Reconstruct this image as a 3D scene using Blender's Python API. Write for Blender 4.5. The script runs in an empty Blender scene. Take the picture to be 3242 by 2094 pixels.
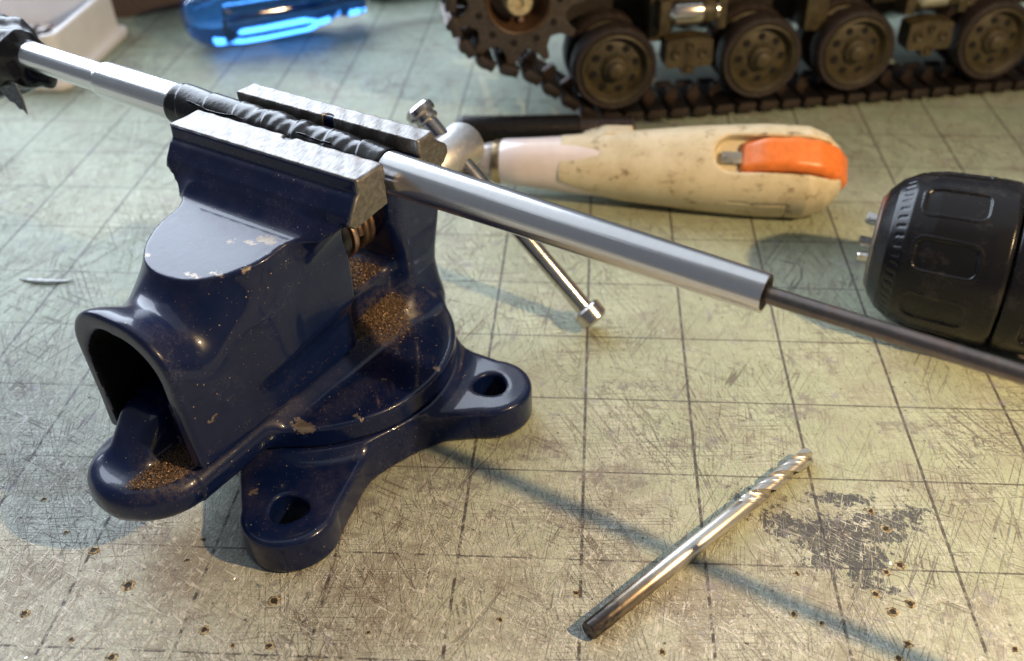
import bpy, bmesh, math, random
import numpy as np
from mathutils import Matrix, Vector

random.seed(7)
rng = np.random.default_rng(7)
S = 0.001                       # every length below is written in millimetres
sc = bpy.context.scene
R = math.radians

# ------------------------------------------------------------------ camera
def make_camera():
    cam = bpy.data.cameras.new('camera'); ob = bpy.data.objects.new('camera', cam)
    sc.collection.objects.link(ob)
    f, cx, cy, az, ti, ro = 3174.85, 1746.4, 1021.9, -0.0457, 0.6313, -0.0025
    W, H = 3242.0, 2094.0
    ca, sa = math.cos(az), math.sin(az)
    fw = Vector((sa*math.cos(ti), ca*math.cos(ti), -math.sin(ti)))
    rt = Vector((ca, -sa, 0)); up = rt.cross(fw)
    r2 = rt*math.cos(ro) + up*math.sin(ro); u2 = -rt*math.sin(ro) + up*math.cos(ro)
    m = Matrix((( r2.x, u2.x, -fw.x, 152.70*S), (r2.y, u2.y, -fw.y, -290.08*S),
                (r2.z, u2.z, -fw.z, 160.88*S), (0, 0, 0, 1)))
    ob.matrix_world = m
    cam.sensor_width = 36.0; cam.sensor_fit = 'HORIZONTAL'
    cam.lens = f/W*36.0
    cam.shift_x = -(cx - W/2)/W
    cam.shift_y = (cy - H/2)/W
    cam.clip_start = 0.01; cam.clip_end = 20.0
    cam.dof.use_dof = True
    cam.dof.focus_distance = 0.207
    cam.dof.aperture_fstop = 16.0
    sc.camera = ob
make_camera()

# ------------------------------------------------------------------ light
w = bpy.data.worlds.new('World'); sc.world = w; w.use_nodes = True
bg = w.node_tree.nodes['Background']
bg.inputs[0].default_value = (0.80, 0.88, 1.0, 1); bg.inputs[1].default_value = 0.15

def area(name, loc, target, sx, sy, power, col, spread=180):
    l = bpy.data.lights.new(name, 'AREA'); l.shape = 'RECTANGLE'; l.size = sx; l.size_y = sy
    l.energy = power; l.color = col; l.spread = R(spread)
    o = bpy.data.objects.new(name, l); sc.collection.objects.link(o)
    o.location = loc
    d = Vector(target) - Vector(loc)
    o.rotation_euler = d.to_track_quat('-Z', 'Y').to_euler()
    return o
# daylight window behind and to the left of the bench
area('window_daylight', (-0.44, 0.56, 0.54), (0.05, -0.05, 0.05), 1.02, 0.66, 16.5, (0.75, 0.85, 1.0))
# pale ceiling above the bench, bounced daylight
area('ceiling_daylight', (0.00, 0.35, 1.15), (0.05, 0.0, 0.0), 1.9, 1.5, 5.2, (0.84, 0.92, 1.0))
# small warm desk lamp to the right of the vise
lamp = bpy.data.lights.new('desk_lamp', 'AREA'); lamp.shape = 'DISK'; lamp.size = 0.011
lamp.energy = 1.66; lamp.color = (1.0, 0.70, 0.37)
lo = bpy.data.objects.new('desk_lamp', lamp); sc.collection.objects.link(lo)
lo.location = (0.408, -0.236, 0.262)
lo.rotation_euler = (Vector((0.16, -0.09, 0.0)) - Vector(lo.location)).to_track_quat('-Z', 'Y').to_euler()

sc.view_settings.view_transform = 'Standard'; sc.view_settings.look = 'None'
sc.view_settings.exposure = 0.08; sc.view_settings.gamma = 1.0
sc.render.engine = 'CYCLES'
sc.cycles.max_bounces = 7; sc.cycles.transmission_bounces = 6; sc.cycles.glossy_bounces = 4; sc.cycles.diffuse_bounces = 3
sc.cycles.sample_clamp_indirect = 4.0
sc.cycles.use_denoising = True

# ------------------------------------------------------------------ node helper
class NT:
    def __init__(s, name):
        s.mat = bpy.data.materials.new(name); s.mat.use_nodes = True
        s.t = s.mat.node_tree; s.n = s.t.nodes; s.p = s.n['Principled BSDF']
        s.co = s.n.new('ShaderNodeTexCoord').outputs['Object']
        s.mm = s.vm('SCALE', s.co, scale=1000.0)
    def put(s, sock, v):
        if isinstance(v, bpy.types.NodeSocket): s.t.links.new(v, sock)
        elif v is not None:
            if isinstance(v, tuple) and len(v) == 3 and sock.type == 'RGBA': v = (*v, 1)
            sock.default_value = v
    def set(s, **k):
        for a, v in k.items(): s.put(s.p.inputs[a.replace('_', ' ')], v)
    def m(s, op, a, b=None, c=None, clamp=False):
        n = s.n.new('ShaderNodeMath'); n.operation = op; n.use_clamp = clamp
        for i, v in enumerate((a, b, c)):
            if v is not None: s.put(n.inputs[i], v)
        return n.outputs[0]
    def vm(s, op, a, b=None, scale=None):
        n = s.n.new('ShaderNodeVectorMath'); n.operation = op
        s.put(n.inputs[0], a)
        if b is not None: s.put(n.inputs[1], b)
        if scale is not None: n.inputs['Scale'].default_value = scale
        return n.outputs['Value'] if op in ('LENGTH', 'DOT_PRODUCT', 'DISTANCE') else n.outputs[0]
    def map(s, v, loc=(0,0,0), rot=(0,0,0), sca=(1,1,1)):
        if any(rot) and sca != (1, 1, 1):          # turn first, stretch afterwards
            v = s.map(v, rot=rot); rot = (0, 0, 0)
        n = s.n.new('ShaderNodeMapping'); s.put(n.inputs[0], v)
        n.inputs['Location'].default_value = loc; n.inputs['Rotation'].default_value = rot; n.inputs['Scale'].default_value = sca
        return n.outputs[0]
    def noise(s, v, scale, detail=2, rough=0.5, dist=0.0, col=False):
        n = s.n.new('ShaderNodeTexNoise'); s.put(n.inputs['Vector'], v)
        n.inputs['Scale'].default_value = scale; n.inputs['Detail'].default_value = detail
        n.inputs['Roughness'].default_value = rough; n.inputs['Distortion'].default_value = dist
        return n.outputs['Color' if col else 'Fac']
    def voro(s, v, scale, feat='F1', out='Distance', rnd=1.0):
        n = s.n.new('ShaderNodeTexVoronoi'); s.put(n.inputs['Vector'], v); n.feature = feat
        n.inputs['Scale'].default_value = scale; n.inputs['Randomness'].default_value = rnd
        return n.outputs[out]
    def ss(s, v, a, b):
        n = s.n.new('ShaderNodeMapRange'); n.interpolation_type = 'SMOOTHSTEP'; s.put(n.inputs[0], v)
        n.inputs[1].default_value = a; n.inputs[2].default_value = b
        return n.outputs[0]
    def mix(s, f, a, b, mode='MIX'):
        n = s.n.new('ShaderNodeMix'); n.data_type = 'RGBA'; n.blend_type = mode
        s.put(n.inputs[0], f); s.put(n.inputs[6], a); s.put(n.inputs[7], b)
        return n.outputs[2]
    def mixf(s, f, a, b):
        n = s.n.new('ShaderNodeMix'); n.data_type = 'FLOAT'
        s.put(n.inputs[0], f); s.put(n.inputs[2], a); s.put(n.inputs[3], b)
        return n.outputs[0]
    def sep(s, v):
        n = s.n.new('ShaderNodeSeparateXYZ'); s.put(n.inputs[0], v); return n.outputs
    def bump(s, h, dist, strength=1.0, prev=None):
        n = s.n.new('ShaderNodeBump'); s.put(n.inputs['Height'], h)
        n.inputs['Distance'].default_value = dist*S; n.inputs['Strength'].default_value = strength
        if prev is not None: s.put(n.inputs['Normal'], prev)
        return n.outputs[0]
    def spots(s, v, pts):
        """1 inside soft ellipses [(centre, radius)], warped by the caller's coordinates"""
        acc = None
        for c, r in pts:
            d = s.vm('LENGTH', s.map(s.vm('SUBTRACT', v, c), sca=(1/r[0], 1/r[1], 1/r[2])))
            k = s.ss(d, 1.12, 0.88)
            acc = k if acc is None else s.m('MAXIMUM', acc, k)
        return acc

MATS = {}
def simple(name, col, rough=0.5, metal=0.0, spec=0.5, coat=0.0, nscale=0.6, namp=0.15, bump=0.0, bscale=1.5, dirt=None):
    g = NT(name)
    n = g.noise(g.mm, nscale, 4, 0.6)
    c2 = tuple(min(1, c*(1+namp*1.5)) for c in col); c1 = tuple(c*(1-namp*2) for c in col)
    c = g.mix(g.ss(n, 0.3, 0.7), c1, c2)
    if dirt: c = g.mix(g.m('MULTIPLY', g.ss(g.noise(g.mm, 0.16, 5, 0.7), 0.52, 0.68), 0.75), c, dirt)
    g.set(Base_Color=c, Roughness=g.mixf(n, rough*0.8, min(1, rough*1.2)), Metallic=metal, Specular_IOR_Level=spec, Coat_Weight=coat)
    if bump: g.set(Normal=g.bump(g.noise(g.mm, bscale, 3), bump))
    MATS[name] = g.mat
    return g.mat

# ------------------------------------------------------------------ object helpers
def link(o, parent=None):
    sc.collection.objects.link(o)
    if parent: o.parent = parent
    return o
def frame(name, x, y, z=0, az=0, ry=0):
    o = bpy.data.objects.new(name, None); o.empty_display_size = 0.01
    o.location = (x*S, y*S, z*S); o.rotation_euler = (0, R(ry), R(az))
    return link(o)
def tag(o, label=None, cat=None, group=None, kind=None):
    if label: o['label'] = label
    if cat: o['category'] = cat
    if group: o['group'] = group
    if kind: o['kind'] = kind
    return o
def mesh_obj(name, V, F, mat, parent=None, smooth=True, angle=None):
    me = bpy.data.meshes.new(name)
    me.from_pydata((np.asarray(V, float)*S).tolist(), [], [tuple(int(i) for i in f) for f in F])
    me.update()
    if smooth:
        me.polygons.foreach_set('use_smooth', [True]*len(me.polygons))
        if angle: me.set_sharp_from_angle(angle=R(angle))
    if mat: me.materials.append(mat)
    return link(bpy.data.objects.new(name, me), parent)
def quads_obj(name, V, Q, mat, parent=None):
    """fast path for large quad meshes"""
    me = bpy.data.meshes.new(name); V = np.asarray(V, np.float32)*S
    me.vertices.add(len(V)); me.vertices.foreach_set('co', V.ravel())
    me.loops.add(Q.size); me.loops.foreach_set('vertex_index', Q.ravel().astype(np.int32))
    me.polygons.add(len(Q)); me.polygons.foreach_set('loop_start', np.arange(0, Q.size, 4, dtype=np.int32))
    me.polygons.foreach_set('use_smooth', np.ones(len(Q), bool))
    me.update(calc_edges=True); me.validate()
    me.materials.append(mat)
    return link(bpy.data.objects.new(name, me), parent)

class MB:
    """collects shapes into one mesh"""
    def __init__(s): s.V = []; s.F = []
    def add(s, V, F, M=None):
        b = len(s.V)
        if M is not None: V = [tuple(M @ Vector(v)) for v in V]
        s.V += [tuple(v) for v in V]; s.F += [tuple(i+b for i in f) for f in F]
        return s
    def box(s, c, d, M=None, bev=0.0):
        bm = bmesh.new(); bmesh.ops.create_cube(bm, size=1.0)
        for v in bm.verts: v.co = Vector((v.co.x*d[0]+c[0], v.co.y*d[1]+c[1], v.co.z*d[2]+c[2]))
        if bev: bmesh.ops.bevel(bm, geom=bm.edges[:], offset=bev, segments=2, affect='EDGES', profile=0.6)
        bm.verts.index_update()
        s.add([v.co[:] for v in bm.verts], [[v.index for v in f.verts] for f in bm.faces], M); bm.free()
        return s
    def lathe(s, prof, n=48, axis='x', M=None, cap=True, arc=None):
        """prof: [(pos along axis, radius)]"""
        V = []; F = []
        for (a, r) in prof:
            for k in range(n):
                t = 2*math.pi*k/n; cy, cz = r*math.cos(t), r*math.sin(t)
                V.append((a, cy, cz) if axis == 'x' else (cy, a, cz) if axis == 'y' else (cy, cz, a))
        flip = axis == 'y'
        for i in range(len(prof)-1):
            for k in range(n):
                q = (i*n+k, i*n+(k+1) % n, (i+1)*n+(k+1) % n, (i+1)*n+k)
                F.append(q[::-1] if not flip else q)
        if cap:
            a = list(range(n)); b = list(range((len(prof)-1)*n, len(prof)*n))
            F.append(a if not flip else a[::-1]); F.append(b[::-1] if not flip else b)
        return s.add(V, F, M)
    def tube(s, pts, r, n=10, cap=True):
        pts = [Vector(p) for p in pts]; rs = r if isinstance(r, (list, tuple)) else [r]*len(pts)
        V = []; F = []; up = None
        for i, p in enumerate(pts):
            d = (pts[min(i+1, len(pts)-1)] - pts[max(i-1, 0)]).normalized()
            if up is None: up = d.orthogonal().normalized()
            up = (up - d*up.dot(d)).normalized(); sd = d.cross(up)
            for k in range(n):
                t = 2*math.pi*k/n; V.append(p + (up*math.cos(t)+sd*math.sin(t))*rs[i])
        for i in range(len(pts)-1):
            for k in range(n): F.append((i*n+k, i*n+(k+1) % n, (i+1)*n+(k+1) % n, (i+1)*n+k))
        if cap: F += [list(range(n))[::-1], list(range((len(pts)-1)*n, len(pts)*n))]
        return s.add(V, F)
    def prism(s, poly, a, b, plane='xz', M=None):
        """extrude a 2-D polygon (CCW) between a and b along the third axis"""
        n = len(poly); V = []
        for h in (a, b):
            for (p, q) in poly: V.append((p, h, q) if plane == 'xz' else (p, q, h) if plane == 'xy' else (h, p, q))
        F = [list(range(n)), list(range(n, 2*n))[::-1]] + [(i, n+i, n+(i+1) % n, (i+1) % n) for i in range(n)]
        return s.add(V, F, M)
    def obj(s, name, mat, parent=None, angle=40):
        o = mesh_obj(name, s.V, s.F, mat, parent, True, angle)
        bm = bmesh.new(); bm.from_mesh(o.data); bmesh.ops.recalc_face_normals(bm, faces=bm.faces[:]); bm.to_mesh(o.data); bm.free()
        return o

# ------------------------------------------------------------------ signed distance modelling
def smin(a, b, k): h = np.clip(k-np.abs(a-b), 0, None)/k; return np.minimum(a, b) - h*h*k*0.25
def smax(a, b, k): return -smin(-a, -b, k)
def box2(x, y, hx, hy, r=0.0):
    qx, qy = np.abs(x)-hx+r, np.abs(y)-hy+r
    return np.hypot(np.maximum(qx, 0), np.maximum(qy, 0)) + np.minimum(np.maximum(qx, qy), 0) - r
def box3(x, y, z, c, h, r=0.0):
    qx, qy, qz = np.abs(x-c[0])-h[0]+r, np.abs(y-c[1])-h[1]+r, np.abs(z-c[2])-h[2]+r
    return np.sqrt(np.maximum(qx, 0)**2+np.maximum(qy, 0)**2+np.maximum(qz, 0)**2) + np.minimum(np.maximum(qx, np.maximum(qy, qz)), 0) - r
def extr(d2, w, hw, r=0.0):
    """extrude a 2-D distance by half width hw about w=0 with rounded rims"""
    qx, qy = d2+r, np.abs(w)-hw+r
    return np.hypot(np.maximum(qx, 0), np.maximum(qy, 0)) + np.minimum(np.maximum(qx, qy), 0) - r
def seg2(x, y, a, b, ra, rb):
    dx, dy = b[0]-a[0], b[1]-a[1]
    t = np.clip(((x-a[0])*dx+(y-a[1])*dy)/(dx*dx+dy*dy), 0, 1)
    return np.hypot(x-a[0]-t*dx, y-a[1]-t*dy) - (ra+(rb-ra)*t)
def poly2(x, y, P):
    d = np.full(x.shape, 1e9, np.float32); s = np.ones(x.shape, bool); n = len(P)
    for i in range(n):
        ax, ay = P[i]; bx, by = P[(i+1) % n]; ex, ey = bx-ax, by-ay
        wx, wy = x-ax, y-ay; t = np.clip((wx*ex+wy*ey)/(ex*ex+ey*ey), 0, 1)
        d = np.minimum(d, (wx-ex*t)**2+(wy-ey*t)**2)
        c1, c2, c3 = y >= ay, y < by, ex*wy > ey*wx
        f = (c1 & c2 & c3) | (~c1 & ~c2 & ~c3); s = s ^ f
    return np.where(s, 1, -1)*np.sqrt(d)

def surface(f, lo, hi, h, iters=2):
    """naive surface nets of f<0 on a grid of step h; returns verts, quads"""
    ax = [np.arange(lo[i], hi[i]+h, h, dtype=np.float32) for i in range(3)]
    X, Y, Z = np.meshgrid(*ax, indexing='ij', sparse=False)
    F = f(X, Y, Z).astype(np.float32)
    ins = F < 0
    nx, ny, nz = F.shape
    cs = np.zeros((nx-1, ny-1, nz-1), np.int8)
    for a in (0, 1):
        for b in (0, 1):
            for c in (0, 1): cs += ins[a:nx-1+a, b:ny-1+b, c:nz-1+c]
    act = (cs > 0) & (cs < 8)
    idx = np.full(act.shape, -1, np.int64); I = np.argwhere(act); idx[act] = np.arange(len(I))
    acc = np.zeros((len(I), 3)); cnt = np.zeros(len(I))
    cor = [(a, b, c) for a in (0, 1) for b in (0, 1) for c in (0, 1)]
    val = {k: F[I[:, 0]+k[0], I[:, 1]+k[1], I[:, 2]+k[2]] for k in cor}
    for p in cor:
        for d in range(3):
            if p[d] == 0:
                q = list(p); q[d] = 1; q = tuple(q)
                a, b = val[p], val[q]; k = (a < 0) != (b < 0)
                t = np.where(k, a/np.where(k, a-b, 1), 0)
                P = np.array(p, float)[None].repeat(len(I), 0); P[:, d] += t
                acc += P*k[:, None]; cnt += k
    V = (I + acc/cnt[:, None])*h + np.array(lo)[None]
    for _ in range(iters):
        e = h*0.35; x, y, z = V.T
        f0 = f(x, y, z)
        g = np.stack([f(x+e, y, z)-f(x-e, y, z), f(x, y+e, z)-f(x, y-e, z), f(x, y, z+e)-f(x, y, z-e)], 1)/(2*e)
        gg = np.maximum((g*g).sum(1), 0.25)
        V = V - np.clip(f0/gg, -h, h)[:, None]*g
    Q = []
    def ed(axis):
        o1, o2 = [(1, 2), (2, 0), (0, 1)][axis]
        sl = [slice(0, F.shape[i]) for i in range(3)]
        a = [slice(None)]*3; b = [slice(None)]*3; a[axis] = slice(0, -1); b[axis] = slice(1, None)
        ch = ins[tuple(a)] != ins[tuple(b)]
        E = np.argwhere(ch)
        ok = (E[:, o1] > 0) & (E[:, o2] > 0) & (E[:, o1] < F.shape[o1]-1) & (E[:, o2] < F.shape[o2]-1)
        E = E[ok]; inside = ins[E[:, 0], E[:, 1], E[:, 2]]
        def at(d1, d2):
            k = E.copy(); k[:, o1] += d1; k[:, o2] += d2; return idx[k[:, 0], k[:, 1], k[:, 2]]
        q = np.stack([at(-1, -1), at(0, -1), at(0, 0), at(-1, 0)], 1)
        q[~inside] = q[~inside][:, ::-1]
        Q.append(q)
    for a in range(3): ed(a)
    Q = np.concatenate(Q); Q = Q[(Q >= 0).all(1)]
    return V, Q
def sdf_obj(name, f, lo, hi, h, mat, parent=None):
    V, Q = surface(f, lo, hi, h); return quads_obj(name, V, Q, mat, parent)

# ------------------------------------------------------------------ materials
def mat_surface():
    g = NT('worn_cutting_mat')
    x, y, _ = g.sep(g.mm)
    def dist(c, per): return g.m('MULTIPLY', g.m('ABSOLUTE', g.m('SUBTRACT', g.m('FRACT', g.m('ADD', g.m('DIVIDE', c, per), 0.5)), 0.5)), per)
    n1 = g.noise(g.mm, 0.035, 4, 0.65); n2 = g.noise(g.mm, 0.35, 4, 0.7); n3 = g.noise(g.mm, 2.2, 2, 0.7)
    n2b = g.noise(g.map(g.mm, (31, 7, 0), (0, 0, 0.5), (1, .5, 1)), 0.22, 3, 0.7)
    # bench-front half of the mat is scraped paler and rougher than the back
    wearx = g.m('ADD', g.m('MULTIPLY', y, -0.016), g.m('MULTIPLY', x, -0.004))
    wear = g.ss(g.m('ADD', wearx, g.m('MULTIPLY', g.m('SUBTRACT', n1, 0.5), 2.2)), 0.9, 2.3)
    col = g.mix(g.ss(n1, 0.32, 0.68), (0.345, 0.385, 0.255), (0.46, 0.50, 0.35))
    col = g.mix(g.ss(y, -90, 90), col, g.mix(g.ss(n1, 0.35, 0.65), (0.285, 0.355, 0.26), (0.385, 0.455, 0.345)))
    col = g.mix(wear, col, g.mix(g.ss(n2, 0.35, 0.62), (0.37, 0.375, 0.315), (0.54, 0.565, 0.47)))
    col = g.mix(g.m('MULTIPLY', g.ss(g.noise(g.map(g.mm, (13, 77, 0)), 0.045, 4, 0.7), 0.46, 0.64), g.m('ADD', 0.34, g.m('MULTIPLY', wear, 0.28))), col, (0.25, 0.205, 0.16))
    # fine speckle of ground-in dirt
    col = g.mix(g.m('MULTIPLY', g.ss(n3, 0.50, 0.68), 0.45), col, (0.22, 0.18, 0.12))
    # smeared grime following the usual cutting direction
    dark = None
    for ang, sy, sc_, lo, hi, amt in ((-9, .05, 1.5, .56, .68, .8), (80, .14, 1.2, .56, .68, .7)):
        n = g.noise(g.map(g.mm, (ang*3.1, 7, 0), (0, 0, R(ang)), (1, sy, 1)), sc_, 3, 0.65)
        k = g.m('MULTIPLY', g.ss(n, lo, hi), amt); dark = k if dark is None else g.m('MAXIMUM', dark, k)
    dark = g.m('MULTIPLY', dark, g.ss(n2b, 0.27, 0.57))
    col = g.mix(g.m('MULTIPLY', dark, 0.68), col, g.mix(n2, (0.15, 0.105, 0.085), (0.19, 0.165, 0.15)))
    # knife cuts: many hairlines per layer, each layer its own direction, broken up by patches
    def hair(n, rep_, wd): return g.ss(g.m('ABSOLUTE', g.m('SUBTRACT', g.m('FRACT', g.m('MULTIPLY', n, rep_)), 0.5)), wd, wd*0.35)
    cuts = None; inv = lambda v: g.m('SUBTRACT', 1.0, v)
    msk = (n2b, inv(n2b), n1, inv(n1), n2b, n1)
    for i, (ang, st, sc_, rp, wd) in enumerate(((6, .02, 0.40, 8, .085), (-15, .022, 0.36, 8, .08), (-31, .02, 0.28, 6, .06), (27, .02, 0.25, 6, .055), (-64, .02, 0.25, 6, .06), (86, .03, 0.40, 8, .075))):
        n = g.noise(g.map(g.mm, (ang*1.7, -ang, 0), (0, 0, R(ang)), (1, st, 1)), sc_, 1, 0.45)
        k = g.m('MULTIPLY', hair(n, rp, wd), g.ss(msk[i], 0.42, 0.60))
        cuts = k if cuts is None else g.m('MAXIMUM', cuts, k)
    clus = g.m('ADD', 0.40, g.m('MULTIPLY', g.ss(g.noise(g.map(g.mm, (90, 14, 0)), 0.028, 3, 0.6), 0.40, 0.60), 0.60))
    cuts = g.m('MULTIPLY', g.m('MULTIPLY', cuts, clus), g.ss(n3, 0.30, 0.52))
    col = g.mix(g.m('MULTIPLY', cuts, 0.74), col, (0.11, 0.082, 0.072))
    # pale scuffs and flakes where the skin has lifted
    fl = g.m('MULTIPLY', g.ss(g.noise(g.map(g.mm, sca=(1, .6, 1)), 0.75, 4, 0.66, 0.8), 0.55, 0.62), g.m('ADD', g.m('MULTIPLY', wear, 0.8), 0.07))
    col = g.mix(fl, col, (0.66, 0.64, 0.56))
    ch = None
    for ang, sc_ in ((14, 0.5), (-58, 0.45)):
        n = g.noise(g.map(g.mm, (5, ang, 0), (0, 0, R(ang)), (1, .10, 1)), sc_, 2, 0.5)
        k = hair(n, 7, .07); ch = k if ch is None else g.m('MAXIMUM', ch, k)
    ch = g.m('MULTIPLY', ch, g.m('ADD', g.m('MULTIPLY', wear, 0.7), 0.12))
    col = g.mix(ch, col, (0.68, 0.66, 0.60))
    # printed grid
    wornl = g.ss(n2, 0.64, 0.50)
    wearl = g.m('SUBTRACT', 1.0, g.m('MULTIPLY', wear, g.ss(n2, 0.42, 0.56)))
    lv = g.ss(dist(x, 25.4), 0.44, 0.24); lh = g.ss(dist(y, 25.4), 0.31, 0.15)
    ln = g.m('MULTIPLY', g.m('MULTIPLY', g.m('MAXIMUM', lv, g.m('MULTIPLY', lh, 0.9)), g.m('ADD', g.m('MULTIPLY', wornl, 0.35), 0.6)), g.m('ADD', 0.15, g.m('MULTIPLY', wearl, 0.85)))
    dr = g.m('SQRT', g.m('ADD', g.m('POWER', dist(x, 6.35), 2.0), g.m('POWER', dist(y, 6.35), 2.0)))
    dots = g.m('MULTIPLY', g.ss(dr, 0.36, 0.20), g.ss(n1, 0.44, 0.55))
    ln = g.m('MAXIMUM', ln, g.m('MULTIPLY', dots, 0.7))
    col = g.mix(ln, col, (0.075, 0.065, 0.06))
    # blotches of old grey primer and brown stain
    cv = g.n.new('ShaderNodeCombineXYZ')
    g.put(cv.inputs[0], g.m('MULTIPLY', g.m('SUBTRACT', n2b, 0.5), 17.0)); g.put(cv.inputs[1], g.m('MULTIPLY', g.m('SUBTRACT', n2, 0.5), 11.0))
    q = g.vm('ADD', g.mm, cv.outputs[0])
    fld = None
    for c, r in [((204, -143), (11, 6)), ((209, -150), (7.5, 6.5)), ((215, -141), (9, 5)), ((195, -140.5), (6, 4)), ((209, -133), (7, 2.2)), ((201, -150), (5, 3.2)), ((188, -133), (3, 1.8)), ((222, -137), (4.5, 3)), ((212, -157), (4, 2.6))]:
        d = g.vm('LENGTH', g.map(g.vm('SUBTRACT', q, (*c, 0)), sca=(1/r[0], 1/r[1], 0)))
        k = g.ss(d, 1.45, 0.35); fld = k if fld is None else g.m('MAXIMUM', fld, k)
    fr = g.noise(g.map(g.mm, (3, 1, 0), (0, 0, R(-35)), (1, .5, 1)), 0.85, 5, 0.75)
    st = g.ss(g.m('ADD', fld, g.m('MULTIPLY', g.m('SUBTRACT', fr, 0.5), 3.6)), 0.55, 0.68)
    st = g.m('MULTIPLY', st, g.m('SUBTRACT', 1.0, g.m('MAXIMUM', g.m('MULTIPLY', cuts, 0.8), g.m('MULTIPLY', ch, 2.0, clamp=True))))
    col = g.mix(g.m('MULTIPLY', st, 0.92), col, g.mix(g.ss(n3, .42, .62), (0.034, 0.035, 0.050), (0.075, 0.075, 0.090)))
    lav = g.m('MULTIPLY', g.ss(g.noise(g.map(g.mm, (50, 9, 0)), 0.13, 4, 0.7), 0.60, 0.66), 0.5)
    col = g.mix(lav, col, (0.27, 0.25, 0.28))
    st2 = g.spots(q, [((178, -116, 0), (7, 2.4, 99)), ((203, -104, 0), (8, 2.6, 99)), ((206, -101, 0), (3, 5, 99)), ((162, -96, 0), (9, 1.6, 99)), ((120, -128, 0), (16, 6, 99)), ((140, -120, 0), (10, 4, 99)), ((228, -108, 0), (8, 2, 99)), ((98, -135, 0), (10, 6, 99)), ((160, -128, 0), (9, 4, 99))])
    col = g.mix(g.m('MULTIPLY', g.m('MULTIPLY', st2, g.ss(n2, 0.40, 0.58)), 0.6), col, (0.17, 0.145, 0.14))
    col = g.mix(g.m('MULTIPLY', g.ss(n2b, 0.58, 0.68), 0.42), col, (0.24, 0.20, 0.17))
    # dark pin pricks
    vo = g.n.new('ShaderNodeTexVoronoi'); g.put(vo.inputs['Vector'], g.mm); vo.inputs['Scale'].default_value = 0.20
    prick = g.m('MULTIPLY', g.ss(vo.outputs['Distance'], 0.075, 0.045), g.m('GREATER_THAN', g.sep(vo.outputs['Color'])[0], 0.45))
    col = g.mix(g.m('MULTIPLY', prick, 0.85), col, (0.05, 0.04, 0.03))
    hgt = g.m('SUBTRACT', g.m('ADD', g.m('MULTIPLY', n3, 0.30), g.m('ADD', g.m('MULTIPLY', fl, 0.5), g.m('MULTIPLY', ch, 0.6))), cuts)
    g.set(Base_Color=col, Roughness=g.mixf(g.m('MAXIMUM', wear, g.m('MULTIPLY', n2, 0.5)), 0.40, 0.66), Specular_IOR_Level=0.45,
          Normal=g.bump(hgt, 0.30, 0.9))
    return g.mat

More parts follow.
